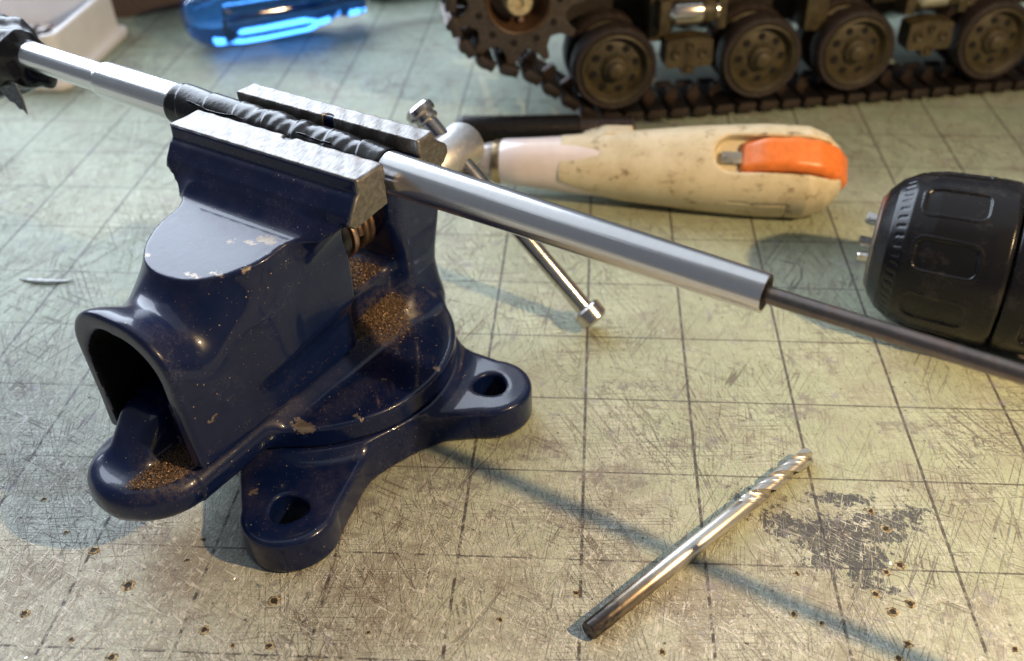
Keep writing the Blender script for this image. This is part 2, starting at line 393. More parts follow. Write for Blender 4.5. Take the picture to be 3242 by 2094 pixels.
def vise_paint():
    g = NT('navy_enamel')
    geo = g.n.new('ShaderNodeNewGeometry'); point = geo.outputs['Pointiness']
    n1 = g.noise(g.mm, 0.09, 5, 0.65); n2 = g.noise(g.mm, 0.8, 4, 0.7); n3 = g.noise(g.mm, 3.5, 3, 0.7)
    nz = g.sep(geo.outputs['Normal'])[2]
    col = g.mix(n1, (0.0016, 0.0062, 0.034), (0.0030, 0.0105, 0.060))
    # thin film of brown filing dust, thicker on upward faces and in the hollows
    upw = g.m('ADD', g.m('MULTIPLY', g.ss(nz, -0.1, 0.9), 0.13), g.m('MULTIPLY', g.ss(point, 0.49, 0.43), 0.34))
    dust = g.m('MULTIPLY', upw, g.ss(n1, 0.40, 0.66))
    for c, r in (((11, 10, 20), (8, 14, 8)), ((2, 10, 30), (9, 12, 3)), ((7, -52, 20.5), (7, 9, 4))):
        d = g.vm('LENGTH', g.map(g.vm('SUBTRACT', g.mm, c), sca=(1/r[0], 1/r[1], 1/r[2])))
        dust = g.m('MAXIMUM', dust, g.m('MULTIPLY', g.ss(d, 1.2, 0.2), g.m('MULTIPLY', g.ss(n2, 0.34, 0.62), 0.75)))
    dust = g.m('MULTIPLY', dust, g.ss(n3, 0.28, 0.65))
    col = g.mix(dust, col, (0.18, 0.135, 0.10))
    # loose specks
    def specky(sc_, a, b, thr):
        vo = g.n.new('ShaderNodeTexVoronoi'); g.put(vo.inputs['Vector'], g.mm); vo.inputs['Scale'].default_value = sc_
        return g.m('MULTIPLY', g.ss(vo.outputs['Distance'], a, b), g.m('GREATER_THAN', g.sep(vo.outputs['Color'])[0], thr))
    sp = specky(0.75, 0.11, 0.06, 0.86); sp2 = specky(1.9, 0.18, 0.09, 0.86)
    specks = g.m('MAXIMUM', sp, g.m('MULTIPLY', sp2, 0.55))
    col = g.mix(specks, col, (0.48, 0.36, 0.23))
    # chipped paint: worn edges and the bigger knocks
    cv = g.n.new('ShaderNodeCombineXYZ'); n2c = g.noise(g.map(g.mm, (9, 4, 2)), 0.75, 3, 0.75)
    for i, k in enumerate((n2, n2c, n2)): g.put(cv.inputs[i], g.m('MULTIPLY', g.m('SUBTRACT', k, 0.5), 3.6))
    q = g.vm('ADD', g.mm, cv.outputs[0])
    big = g.spots(q, [((10.5, -19.5, 57.5), (2.6, 1.1, 1.0)), ((8, -21.5, 57.5), (1.6, .6, 1)), ((5.0, -34.2, 56.9), (2.6, .55, 1.0)), ((9.5, -32.0, 56.9), (1.8, .5, 1.0)), ((-7.7, -33.8, 57.0), (1.3, 1.0, 1.0)),
                      ((13.0, -28.0, 56.8), (1.0, .7, .8)), ((16.3, -25.6, 16.3), (3.9, 1.5, .9)), ((25.6, -17.4, 16.4), (1.5, .6, .7)), ((22.5, -4.5, 16.6), (.9, .5, .8)), ((30.2, 4.8, 16.2), (1.0, .8, 1.0)),
                      ((15.2, -40.5, 7.2), (1.0, 1.3, 2.6)), ((-16, -53, 20), (1.6, 1.6, 1.4)), ((13.3, -44, 31), (.6, 1.4, .5)), ((4.5, -23, 57.5), (.9, .4, .5)), ((14.4, 19.5, 49), (.7, .9, .8))])
    edge = g.m('MULTIPLY', g.ss(point, 0.545, 0.60), g.ss(n2, 0.56, 0.66))
    bare = g.m('MAXIMUM', big, g.m('MULTIPLY', edge, 0.9))
    # fine rubbed scratches, seen as greyer paint
    scr = None
    for ang, sc_ in ((25, 1.6), (-40, 1.2)):
        n = g.noise(g.map(g.mm, (ang, 3, 1), (0.4, R(ang*.5), R(ang)), (1, .06, .3)), sc_, 2, 0.5)
        k = g.ss(g.m('ABSOLUTE', g.m('SUBTRACT', n, 0.53)), .012, .003); scr = k if scr is None else g.m('MAXIMUM', scr, k)
    scr = g.m('MULTIPLY', scr, g.ss(n1, 0.52, 0.62))
    col = g.mix(g.m('MULTIPLY', scr, 0.22), col, (0.14, 0.15, 0.20))
    col = g.mix(bare, col, g.mix(n2, (0.14, 0.105, 0.08), (0.40, 0.35, 0.30)))
    ro = g.mixf(g.m('MAXIMUM', dust, g.m('MULTIPLY', scr, 0.4)), 0.30, 0.7)
    ro = g.mixf(specks, ro, 0.7); ro = g.mixf(bare, ro, 0.42)
    h = g.m('ADD', g.noise(g.mm, 0.20, 2), g.m('MULTIPLY', n2, 0.22))
    g.set(Base_Color=col, Roughness=ro, Metallic=g.m('MULTIPLY', bare, 0.7), Specular_IOR_Level=0.22,
          Coat_Weight=g.m('MULTIPLY', g.m('SUBTRACT', 1.0, g.m('MAXIMUM', bare, g.m('MULTIPLY', dust, 1.6))), 0.45, clamp=True), Coat_Roughness=0.055, Normal=g.bump(h, 0.09, 0.8))
    return g.mat

def steel_ground():
    g = NT('ground_steel')
    n1 = g.noise(g.map(g.mm, rot=(0, 0, R(-14)), sca=(2.6, .45, 1)), 0.9, 4, 0.6); n2 = g.noise(g.mm, 0.25, 4, 0.65)
    n4 = g.noise(g.map(g.mm, rot=(0.6, 0, R(-20)), sca=(.25, 3.0, 3.0)), 1.0, 3, 0.6)
    c = g.mix(g.ss(n1, 0.3, 0.72), (0.16, 0.15, 0.142), (0.29, 0.278, 0.265))
    c = g.mix(g.m('MULTIPLY', g.ss(n2, 0.52, 0.7), 0.5), c, (0.20, 0.15, 0.12))
    sc1 = g.ss(g.m('ABSOLUTE', g.m('SUBTRACT', n4, 0.55)), 0.012, 0.003)
    c = g.mix(g.m('MULTIPLY', sc1, 0.6), c, (0.08, 0.07, 0.065))
    g.set(Base_Color=c, Metallic=0.85, Roughness=g.mixf(n1, 0.50, 0.36), Normal=g.bump(g.m('ADD', n1, g.m('MULTIPLY', n4, 0.4)), 0.05, 0.8))
    return g.mat

def aluminium():
    g = NT('turned_aluminium')
    x, _, _ = g.sep(g.mm)
    cv = g.n.new('ShaderNodeCombineXYZ'); g.put(cv.inputs[0], x)
    ring = g.noise(cv.outputs[0], 5.0, 4, 0.75); ring2 = g.noise(cv.outputs[0], 0.6, 3, 0.6)
    sm = g.noise(g.map(g.mm, sca=(0.2, 1, 1)), 0.35, 3, 0.6)
    lgt = g.noise(g.map(g.mm, sca=(0.012, 1, 1)), 1.6, 3, 0.6)
    g.set(Base_Color=g.mix(ring2, (0.80, 0.80, 0.81), (0.90, 0.90, 0.91)), Metallic=1.0, Roughness=g.mixf(sm, 0.18, 0.29),
          Normal=g.bump(g.m('ADD', g.m('MULTIPLY', lgt, 5.0), g.m('ADD', ring, g.m('MULTIPLY', ring2, 0.5))), 0.012, 0.8))
    return g.mat

def plain_metal(name, col, rough, tint=None, amp=0.2, scale=0.5, bump=0.03):
    g = NT(name)
    n = g.noise(g.mm, scale, 4, 0.65); n2 = g.noise(g.map(g.mm, sca=(1, .2, 1)), 2.5, 3, 0.6)
    c = g.mix(g.ss(n, 0.35, 0.7), tuple(k*(1-amp) for k in col), col)
    if tint: c = g.mix(g.m('MULTIPLY', g.ss(n, 0.5, 0.66), 0.7), c, tint)
    g.set(Base_Color=c, Metallic=1.0, Roughness=g.mixf(n2, rough*0.75, rough*1.3), Normal=g.bump(n2, bump, 0.6))
    return g.mat

def black_tape():
    g = NT('black_vinyl_tape')
    n = g.noise(g.mm, 0.5, 4, 0.6); n2 = g.noise(g.mm, 5, 3, 0.7)
    dust = g.m('MULTIPLY', g.ss(n2, 0.60, 0.72), g.m('MULTIPLY', g.ss(n, 0.50, 0.64), 0.35))
    g.set(Base_Color=g.mix(dust, (0.006, 0.006, 0.0075), (0.24, 0.19, 0.15)), Roughness=g.mixf(dust, g.mixf(n, 0.19, 0.30), 0.7), Specular_IOR_Level=0.5,
          Normal=g.bump(g.noise(g.mm, 0.9, 3), 0.10, 0.6))
    return g.mat

def drill_steel():
    """twist drill: bright flutes, straw and blue heat tint towards the shank end"""
    g = NT('drill_steel')
    x, _, _ = g.sep(g.mm)
    n = g.noise(g.map(g.mm, sca=(.5, 1, 1)), 0.7, 4, 0.6)
    t = g.m('ADD', x, g.m('MULTIPLY', g.m('SUBTRACT', n, .5), 14.0))
    c = g.mix(g.ss(t, 26, 12), (0.66, 0.62, 0.56), (0.30, 0.24, 0.18))
    c = g.mix(g.ss(t, 9, 4), c, (0.10, 0.085, 0.08))
    c = g.mix(g.m('MULTIPLY', g.ss(n, 0.50, 0.7), 0.5), c, (0.42, 0.33, 0.24))
    g.set(Base_Color=c, Metallic=1.0, Roughness=g.mixf(n, 0.26, 0.42), Normal=g.bump(g.noise(g.map(g.mm, sca=(4, .5, .5)), 2.0, 3), 0.02, 0.6))
    return g.mat

def cream_plastic():
    g = NT('grubby_cream_plastic')
    n1 = g.noise(g.mm, 0.10, 5, 0.7); n2 = g.noise(g.map(g.mm, sca=(.7, 1, 1)), 0.30, 5, 0.72)
    c = g.mix(g.ss(n1, 0.35, 0.7), (0.66, 0.585, 0.42), (0.54, 0.455, 0.29))
    c = g.mix(g.m('MULTIPLY', g.m('MULTIPLY', g.ss(n2, 0.55, 0.66), g.ss(n1, 0.40, 0.54)), 0.8), c, (0.17, 0.115, 0.06))
    g.set(Base_Color=c, Roughness=0.42, Specular_IOR_Level=0.45, Subsurface_Weight=0.0, Normal=g.bump(n2, 0.05, 0.5))
    return g.mat

def blue_acrylic():
    g = NT('clear_blue_plastic')
    n = g.noise(g.mm, 0.4, 3)
    g.set(Base_Color=(0.07, 0.30, 0.86), Roughness=0.10, Transmission_Weight=0.94, IOR=1.49, Normal=g.bump(n, 0.06, 0.5))
    return g.mat

PAINT = vise_paint(); STEEL = steel_ground(); ALU = aluminium(); TAPE = black_tape(); DRILL = drill_steel()
CHROME = plain_metal('plated_steel', (0.70, 0.68, 0.65), 0.22, (0.36, 0.27, 0.20), 0.25, 0.6)
SCREW = plain_metal('dull_screw_steel', (0.30, 0.27, 0.25), 0.42, (0.24, 0.12, 0.06), 0.4, 0.5)
RUST = plain_metal('rusty_spring_steel', (0.20, 0.145, 0.11), 0.5, (0.20, 0.09, 0.04), 0.4, 0.7)
BRASSW = plain_metal('copper_washer', (0.62, 0.44, 0.34), 0.38, (0.30, 0.16, 0.10), 0.3, 0.7)
RODM = plain_metal('dark_rod_steel', (0.27, 0.235, 0.22), 0.34, (0.20, 0.13, 0.10), 0.3, 0.25)
CREAM = cream_plastic(); BLUE = blue_acrylic()

# ------------------------------------------------------------------ bench top and cutting mat
tag(MB().box((120, 0, -24), (1400, 1100, 40), bev=2).obj('bench_top', simple('dark_bench_wood', (0.10, 0.07, 0.05), 0.5, bump=0.2)), kind='structure')
mat_o = MB().box((120, 5, -2), (900, 720, 4.0), bev=0.5).obj('cutting_mat', mat_surface())
tag(mat_o, 'worn yellow-green cutting mat with one-inch grid, scratches and drilled pits', 'cutting mat', kind='structure')
# drilled pits: little craters with a torn raised rim
def pit(x, y, r, k):
    V = []; F = []; n = 14
    rings = [(1.55, 0.015), (1.15, 0.10), (1.0, 0.16), (0.82, 0.10), (0.5, 0.035), (0.0, 0.022)]
    for i, (rr, z) in enumerate(rings):
        for j in range(n):
            t = 2*math.pi*j/n; jit = 1+(random.uniform(-.16, .16) if i < 4 else 0)
            V.append((x+r*rr*jit*math.cos(t), y+r*rr*jit*math.sin(t), (z*(1+random.uniform(-.5, .6)) if 0 < i < 4 else z)*r*1.3))
    for i in range(len(rings)-1):
        for j in range(n): F.append((i*n+j, i*n+(j+1) % n, (i+1)*n+(j+1) % n, (i+1)*n+j))
    o = mesh_obj('pit', V, F, PITM, mat_o); o.data.materials.append(PITD)
    for f in o.data.polygons[3*n:]: f.material_index = 1
    return o
gp = NT('torn_mat_core')
npit = gp.noise(gp.mm, 1.6, 4, 0.7)
gp.set(Base_Color=gp.mix(gp.ss(npit, 0.40, 0.60), (0.085, 0.05, 0.022), (0.50, 0.42, 0.25)), Roughness=0.7, Normal=gp.bump(npit, 0.25))
PITM = gp.mat
PITD = simple('dark_pit', (0.030, 0.020, 0.010), 0.8, nscale=2.0, namp=0.3)
PITS = [(214.5, -136.4, .9), (216.7, -141.3, 1.0), (217.3, -151.2, 1.0), (214.2, -153.1, .8), (210.8, -158.7, .9), (217.1, -160.8, 1.0), (213.2, -162.9, 1.1), (193.9, -164.2, .8), (198.9, -166.2, .6),
        (214.4, -170.2, .9), (211.9, -173.6, .9), (234.2, -170.5, .7), (196, -154.2, .6), (51.2, -154.3, 1.1), (61.8, -162.9, 1.25), (92.1, -165.4, 1.1), (44.3, -170.5, .9), (80.5, -172.8, .9), (65.2, -179.6, 1.0),
        (34.3, -140.6, .7), (43.3, -149.7, .6), (71.4, -156.0, .5), (73.0, -150.4, .55), (94.0, -175.8, .8), (112, -172, .5), (137, -168, .6), (151.5, -161, .7), (148, -178, .5), (168, -174, .7), (183, -176, .6), (87, -176, .5), (56, -176, .6), (104, -179, .6)]
for k, (x, y, r) in enumerate(PITS): pit(x, y, r*0.75, k)

# ------------------------------------------------------------------ bench vise  (local: x along the jaws, y away from the camera side, z up)
CX, CY, AZ = 89.0, -102.0, -27.8
VI = frame('bench_vise', CX, CY, 0, AZ)
tag(VI, 'small navy blue cast-iron bench vise with bare steel jaws and chipped paint', 'vise')
def VL(u, v, z=0.0):
    a = R(AZ); return (CX+u*math.cos(a)-v*math.sin(a), CY+u*math.sin(a)+v*math.cos(a), z)

LUGS = [(41.0, 19.9), (47.0, -58.5), (43.0, 199.9), (45.0, 121.5)]
def f_base(x, y, z):
    d = np.hypot(x, y) - 32.3
    body = extr(d, z-5.6, 5.6, 0.7)
    out = body
    for r, a in LUGS:
        ca, sa = math.cos(R(a)), math.sin(R(a)); px, py = x*ca+y*sa, -x*sa+y*ca
        lug2 = seg2(px, py, (18, 0), (r, 0), 17.5, 10.0)
        lug = extr(lug2, z-4.4, 4.4, 1.3)
        out = smin(out, lug, 4.5)
    out = np.maximum(out, -z+0.0)
    out = smax(out, z-11.0, 0.7)
    for r, a in LUGS:
        ca, sa = math.cos(R(a)), math.sin(R(a)); px, py = x*ca+y*sa, -x*sa+y*ca
        out = smax(out, -(np.hypot(px-r, py)-3.9-0.25*np.sin(3*np.arctan2(py, px-r)+r)), 0.8)
    out = np.maximum(out, -(np.maximum(np.hypot(x, y)-24, z-7)))
    return out
sdf_obj('base', f_base, (-62, -62, -1), (62, 62, 12.5), 0.55, PAINT, VI)

AXZ = 41.0
def f_swivel(x, y, z):
    disc = extr(np.hypot(x, y)-32.0, z-13.95, 2.75, 0.8)
    # flat machined facets scooped into the plate top
    # tongue on which the sliding jaw runs
    hw = 13.4
    t2 = np.where(y < -50, np.hypot(x+0.3, y+49.5)-13.3, np.maximum(np.abs(x)-hw, y-24))
    tongue = extr(t2, z-16.4, 4.1, 3.6)
    out = smin(disc, tongue, 3.5)
    rail = np.minimum(box3(x, y, z, (0, -8, 22), (8.3, 37, 8.2), 1.4), box3(x, y, z, (-2.6, -46, 21), (5.4, 15, 9.0), 2.4))
    slope = (z-30.0)*0.62+(-y-49.0)*0.79
    rail = smax(rail, slope, 3.0)
    out = smin(out, rail, 3.0)
    # rear jaw pillar, leaning barrel with a boss for the screw
    yc = 25.5 + 1.0*np.sin((z-20)/12.0)
    hp = 8.0 + 1.6*np.exp(-((z-43)/9.0)**2) - 1.2*np.exp(-((z-27)/8.0)**2)
    hx = 12.2 + 1.6*np.clip((26-z)/10, 0, 1)
    pil = extr(box2(x, y-yc, 1, 1, 0)*0+np.maximum(np.abs(x)-hx, np.abs(y-yc)-hp), z-39, 24, 0.0)
    qx, qy = np.abs(x)-hx+3.2, np.abs(y-yc)-hp+3.2
    p2 = np.hypot(np.maximum(qx, 0), np.maximum(qy, 0))+np.minimum(np.maximum(qx, qy), 0)-3.2
    pil = np.maximum(p2, np.maximum(z-56.0-0.0*y, 12-z))*0.9
    out = smin(out, pil, 5.0)
    boss = np.maximum(np.hypot(x, z-AXZ)-9.2, np.abs(y-33)-6.5)
    out = smin(out, boss, 3.0)
    jp = poly2(y, z, [(11.0, 69.85), (16.0, 69.85), (16.6, 68.2), (20.8, 65.2), (20.9, 63.4), (18.8, 61.0), (17.5, 58), (13, 58.5), (11.0, 61.5)])
    jaw = extr(jp, x-0.8, 24.8, 0.35)
    out = smin(out, jaw, 5.5)
    out = np.maximum(out, z-69.85); out = np.maximum(out, np.minimum(np.abs(x-0.8)-24.8, z-50.0))
    out = np.maximum(out, np.minimum(z-54.0, 11.0-y))
    # screw bore
    out = np.maximum(out, -np.maximum(np.hypot(x, z-AXZ)-5.0, np.abs(y-26)-30))
    return out
sdf_obj('swivel_body', f_swivel, (-33.5, -64, 10), (33.5, 42, 71), 0.5, PAINT, VI)

def f_slide(x, y, z):
    # tunnel
    def sect(hw, top, r):
        return box2(x, z-(top/2+5), hw, top/2-5, r)    # spans z 10..top
    dip = np.exp(-((y+41.5)/5.5)**2)
    crown = 54.8-3.2*dip; rc_ = 11.0+1.8*dip
    qx = np.abs(x)-13.3+rc_ - 0.5*np.clip((30-z)/8, 0, 1); qz = z-crown+rc_
    o2 = np.hypot(np.maximum(qx, 0), np.maximum(qz, 0))+np.minimum(np.maximum(qx, qz), 0)-rc_
    yf = -51.0 + 0.06*(55-z)
    tun = smax(o2, np.maximum(yf-y, y+1.6), 1.6)
    # D-shaped flat anvil behind the jaw
    d2 = np.minimum(np.hypot(x, y+21.5)-14.6, np.maximum(np.abs(x)-14.4, np.abs(y+13)-9.0))
    anv = extr(d2, z-45.5-0.11*(y+22), 12.0, 0.7)
    out = smin(tun, anv, 6.5)
    # jaw bar
    jp = poly2(y, z, [(-0.9, 69.85), (-0.9, 59.5), (-3, 57.5), (-13.5, 55.5), (-14.6, 57.5), (-12.6, 61.0), (-12.0, 63.5), (-10.2, 66.4), (-9.3, 67.2), (-9.0, 69.85)])
    jaw = extr(jp, x-0.8, 24.8 , 0.4)
    lobe = np.maximum(0, np.abs(x-0.8)-14)
    jaw = np.maximum(jaw, 61.9-0.0*x-1.15*np.maximum(0, 24.8-np.abs(x-0.8)) *0.62 - z) 
    out = smin(out, jaw, 7.5)
    out = np.maximum(out, z-69.85); out = np.maximum(out, np.abs(x-0.8)-24.8); out = np.maximum(out, y+0.9)
    out = np.maximum(out, np.where(y < -9.6, z-57.55-0.11*(y+22)-0.25*np.maximum(y+17.0, 0)**2, -1e3)*0.4)
    # hollow
    qx = np.abs(x)-9.6+8.2; qz = z-50.6+2.2*dip+8.2
    i2 = np.hypot(np.maximum(qx, 0), np.maximum(qz, 0))+np.minimum(np.maximum(qx, qz), 0)-8.2
    i2 = i2 + 0.35*np.sin(z*0.55+1)*np.where(x < 0, 1, 0)
    hol = np.maximum(i2, np.maximum(-70-y, y+8.0))
    out = smax(out, -hol, 1.2)
    # inner face is open below the screw nut
    out = np.maximum(out, -np.maximum(np.hypot(x, z-AXZ)-6.3, np.abs(y)-14))
    out = np.maximum(out, -np.maximum(np.abs(x)-8.9, np.maximum(z-33, np.abs(y)-14)))
    out = smax(out, 21.6-z, 0.6)
    return out
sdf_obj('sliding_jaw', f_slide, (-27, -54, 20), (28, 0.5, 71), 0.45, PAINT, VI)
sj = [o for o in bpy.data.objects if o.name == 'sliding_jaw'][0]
sj.data.materials.append(simple('hollow_shade_black', (0.005, 0.005, 0.006), 0.85, spec=0.15, bump=0.2))  # shade inside the hollow, painted as near-black on its inner faces
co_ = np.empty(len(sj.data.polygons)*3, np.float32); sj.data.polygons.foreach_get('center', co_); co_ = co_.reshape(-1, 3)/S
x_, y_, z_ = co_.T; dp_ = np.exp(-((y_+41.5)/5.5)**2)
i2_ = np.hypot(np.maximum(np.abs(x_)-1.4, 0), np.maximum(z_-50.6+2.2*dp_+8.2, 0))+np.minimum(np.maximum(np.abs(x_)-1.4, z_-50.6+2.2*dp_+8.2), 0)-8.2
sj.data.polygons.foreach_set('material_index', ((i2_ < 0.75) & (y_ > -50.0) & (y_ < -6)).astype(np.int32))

def f_jawface(near):
    sgn = 1 if near else -1
    def f(x, y, z):
        if near: P = [(-0.5, 70.15), (-0.5, 61.2), (-4.5, 60.8), (-10.8, 60.2), (-12.2, 61.6), (-11.6, 63.6), (-9.9, 66.2), (-8.9, 67.2), (-8.8, 70.15)]
        else: P = [(10.7, 70.15), (16.0, 70.15), (16.4, 68.2), (20.5, 65.2), (20.6, 63.4), (18.9, 61.6), (15, 61.2), (10.7, 61.6)]
        d2 = poly2(y, z, P if not near else P[::-1])
        d = extr(d2, x-0.8, 25.3, 0.45)
        yi = -0.5 if near else 10.7
        d = np.maximum(d, -(np.hypot(x-2.0, (y-yi))-1.5))                     # upright groove for round stock
        d = np.maximum(d, -((np.abs(z-66.2)+np.abs(y-yi)-0.7)*0.707))         # level groove
        d = d + 0.05*np.sin(x*1.3+y)*np.sin(z*1.1)
        return d
    return f
sdf_obj('jaw_face', f_jawface(True), (-26, -13, 59.5), (27.5, 1, 71), 0.4, STEEL, VI)
sdf_obj('jaw_face', f_jawface(False), (-26, 9.5, 60.5), (27.5, 21.5, 71), 0.4, STEEL, VI)

# lead screw with a helical thread, its collars and spring, along y at height AXZ
def screw_mesh():
    V = []; F = []; n = 28; pitch = 2.6; L0, L1 = -14.0, 46.0; m = int((L1-L0)/0.32)
    for i in range(m+1):
        y = L0+(L1-L0)*i/m
        for k in range(n):
            t = 2*math.pi*k/n; ph = ((y/pitch+k/n) % 1.0)
            r = 3.35+0.8*min(1, max(0, 2.2*(0.5-abs(ph-0.5))*1.4-0.2))
            V.append((r*math.cos(t), y, AXZ+r*math.sin(t)))
    for i in range(m):
        for k in range(n): F.append((i*n+k, i*n+(k+1) % n, (i+1)*n+(k+1) % n, (i+1)*n+k))
    F.append(list(range(n))); F.append(list(range(m*n, m*n+n))[::-1])
    return V, F
V, F = screw_mesh(); mesh_obj('lead_screw', V, F, SCREW, VI)
T = Matrix.Translation((0, 0, AXZ))
MB().lathe([(4.6, 4.4), (4.6, 5.6), (5.0, 6.0), (8.8, 6.0), (9.2, 5.6), (9.2, 4.4)], 40, 'y', T).obj('collar', simple('blackened_steel', (0.02, 0.02, 0.022), 0.35, 0.3), VI)
MB().lathe([(9.3, 4.4), (9.3, 6.5), (9.6, 6.7), (10.6, 6.7), (10.9, 6.5), (10.9, 4.4)], 40, 'y', T).obj('washer', BRASSW, VI)
sp = []
for i in range(130):
    t = i/129*2*math.pi*2.6
    sp.append((5.4*math.cos(t), 12.2+i/129*5.6, AXZ+5.4*math.sin(t)))
MB().tube(sp, 1.15, 10).obj('spring', RUST, VI)
# screw head and tommy bar
MB().lathe([(43, 3.5), (43, 5.2), (44, 6.0), (62.8, 6.2), (63.9, 5.7), (64.2, 4.8), (64.2, 0.3)], 48, 'y', T).obj('screw_head', plain_metal('matt_zinc_plate', (0.78, 0.77, 0.76), 0.42, None, 0.15, 0.6), VI)
b0 = Vector((-7.6, 55.6, 50.6)); b1 = Vector((43.0, 55.6, 4.9)); bd = (b1-b0).normalized()
BAR = MB().tube([b0, b0.lerp(b1, .5), b1], 2.35, 24).obj('tommy_bar', CHROME, VI)
def knob(p, d, flip):
    q = d.to_track_quat('X', 'Z').to_matrix().to_4x4(); M = Matrix.Translation(p) @ q
    pr = [(-2.6, 2.4), (-2.4, 3.6), (-1.9, 4.1), (1.6, 4.1), (2.3, 3.5), (2.5, 2.2), (2.5, 0.2)]
    if flip: pr = [(-2.6, 2.3), (-2.4, 3.0), (-2.0, 3.3), (-1.2, 3.3), (-1.0, 3.0), (-0.6, 3.0), (-0.4, 3.7), (0.2, 4.1), (1.7, 4.1), (2.5, 3.4), (2.8, 2.2), (2.8, 0.2)]
    MB().lathe(pr, 36, 'x', M).obj('bar_knob', CHROME, BAR, 30)
knob(b1, bd, False); knob(b0, -bd, True)

# ------------------------------------------------------------------ aluminium gun barrel clamped in the jaws
V0 = 5.15
p0 = VL(0, V0, 65.4)
TB = frame('aluminium_barrel', *p0, AZ, 1.55)
tag(TB, 'stepped bright aluminium tube wrapped in black tape, clamped in the vise jaws', 'metal tube')
MB().lathe([(-110, 2.6), (-110, 3.45), (-62.6, 3.5), (-62.55, 3.9), (-61.6, 4.25), (-61.2, 4.3), (-36, 4.42), (23, 4.36), (60, 4.0), (103.4, 3.62), (103.8, 3.5), (103.8, 3.02), (96, 2.95), (60, 2.9), (60, 0.2)], 96, 'x').obj('tube', ALU, TB, 30)
# wound tape: overlapping turns, wrinkles and squeezed folds
def wrap(x0, x1, r0, seed, name, parent, nx=230, n=72, amp=1.0):
    rg = random.Random(seed); ph = [rg.uniform(0, 6.28) for _ in range(9)]
    V = []; F = []
    for i in range(nx+1):
        t = i/nx; x = x0+(x1-x0)*t
        e = min(1, t*nx/2, (1-t)*nx/2)
        for k in range(n):
            a = 2*math.pi*k/n
            turn = ((x-x0)/8.5 - a/(2*math.pi))
            step = 0.22*(1-(turn % 1.0))                               # each turn overlaps the last
            fold = 0.0
            w_ = max(0, min(1, (t-0.30)/0.12))*max(0, min(1, (0.97-t)/0.1))
            fold += 0.17*w_*math.sin(x*0.9+1.9*math.sin(a+ph[0]+x*.11)+0.8*a+1.3*math.sin(x*.37))*max(0, math.sin(a*1.0+0.6))
            fold += 0.13*w_*abs(math.sin(x*0.47-1.1*a+ph[1]+0.8*math.sin(x*.21)))
            fold += 0.05*math.sin(x*2.1+3*a+ph[2])*w_ + 0.05*math.sin(x*0.5+2*a+ph[3])
            r = r0 + amp*(step+fold)
            if e < 1: r = r0-0.10+ (r-r0+0.1)*e
            V.append((x, r*math.cos(a), r*math.sin(a)))
    for i in range(nx):
        for k in range(n): F.append((i*n+k, (i+1)*n+k, (i+1)*n+(k+1) % n, i*n+(k+1) % n))
    return mesh_obj(name, V, F, TAPE, parent)
WRAP = wrap(-37.5, 22.0, 4.72, 3, 'tape_wrap', TB)
# torn tape edges standing off the wrap
def flap(pts, wdt, name, parent, mat, up=(0, 0, 1)):
    V = []; F = []; up = Vector(up)
    for i, p in enumerate(pts):
        p = Vector(p); j = random.uniform(0.6, 1.25)
        V += [p, p+up*wdt*j, p+Vector((0, 0.14, 0)), p+up*wdt*j+Vector((0, 0.10, 0))]
    for i in range(len(pts)-1):
        a, b = i*4, i*4+4
        F += [(a, b, b+1, a+1), (a+2, a+3, b+3, b+2), (a+1, b+1, b+3, a+3), (a, a+2, b+2, b)]
    F += [(0, 1, 3, 2), (len(V)-4, len(V)-2, len(V)-1, len(V)-3)]
    return mesh_obj(name, V, F, mat, parent, False)
flap([(-30+i*1.5, -3.4-0.5*math.sin(i*.4), 3.3+0.25*math.sin(i*.9)-0.02*i) for i in range(14)], 1.0, 'tape_edge', WRAP, TAPE, (0, -.5, .75))
flap([(1+i*1.3, -2.9, 4.0+0.2*math.sin(i)) for i in range(8)], 0.75, 'tape_edge', WRAP, TAPE, (0, -.5, .7))
# loose tape bag over the far end of the tube
def bag():
    V = []; F = []; n = 64; nx = 46
    rg = random.Random(5); ph = [rg.uniform(0, 6.28) for _ in range(12)]
    for i in range(nx+1):
        t = i/nx; x = -126+(126-90.5)*t
        for k in range(n):
            a = 2*math.pi*k/n; c, s_ = math.cos(a), math.sin(a)
            ry = 6.6; rz = 6.7 if s_ > 0 else 10.8
            sq = (abs(c)**2.6+abs(s_)**2.6)**(-1/2.6)
            r = sq*(1+0.09*math.sin(2*a+x*.22+ph[0])+0.07*math.sin(3*a-x*.33+ph[1])+0.045*math.sin(5*a+x*.6+ph[2])+0.02*math.sin(9*a-x*.9+ph[3]))
            pin = 1.0 - 0.22*max(0, (t-0.80)/0.2)*(1-0.6*max(0, s_))
            flare = 1+0.10*math.sin(t*5+ph[4])
            xx = x + 1.6*math.sin(a*1.0+2.2)*(t**3) + (2.0*max(0, -s_)*t**3)
            V.append((xx, c*ry*r*pin*flare, s_*rz*r*pin*flare-0.6))
    for k in range(n):                                              # turned-in lip down to the tube
        a = 2*math.pi*k/n
        o = V[nx*n+k]; V.append((o[0]+0.6, o[1]*0.70, o[2]*0.70))
    for k in range(n):
        a = 2*math.pi*k/n; V.append((-88.8, 3.5*math.cos(a), 3.5*math.sin(a)))
    for i in range(nx+2):
        for k in range(n): F.append((i*n+k, (i+1)*n+k, (i+1)*n+(k+1) % n, i*n+(k+1) % n))
    F.append(list(range(n))[::-1])
    return mesh_obj('tape_cap', V, F, TAPE, TB)
bag()
GREYT = simple('dusty_tape_back', (0.17, 0.18, 0.20), 0.75, nscale=2.0, namp=0.3, bump=0.15, bscale=3)
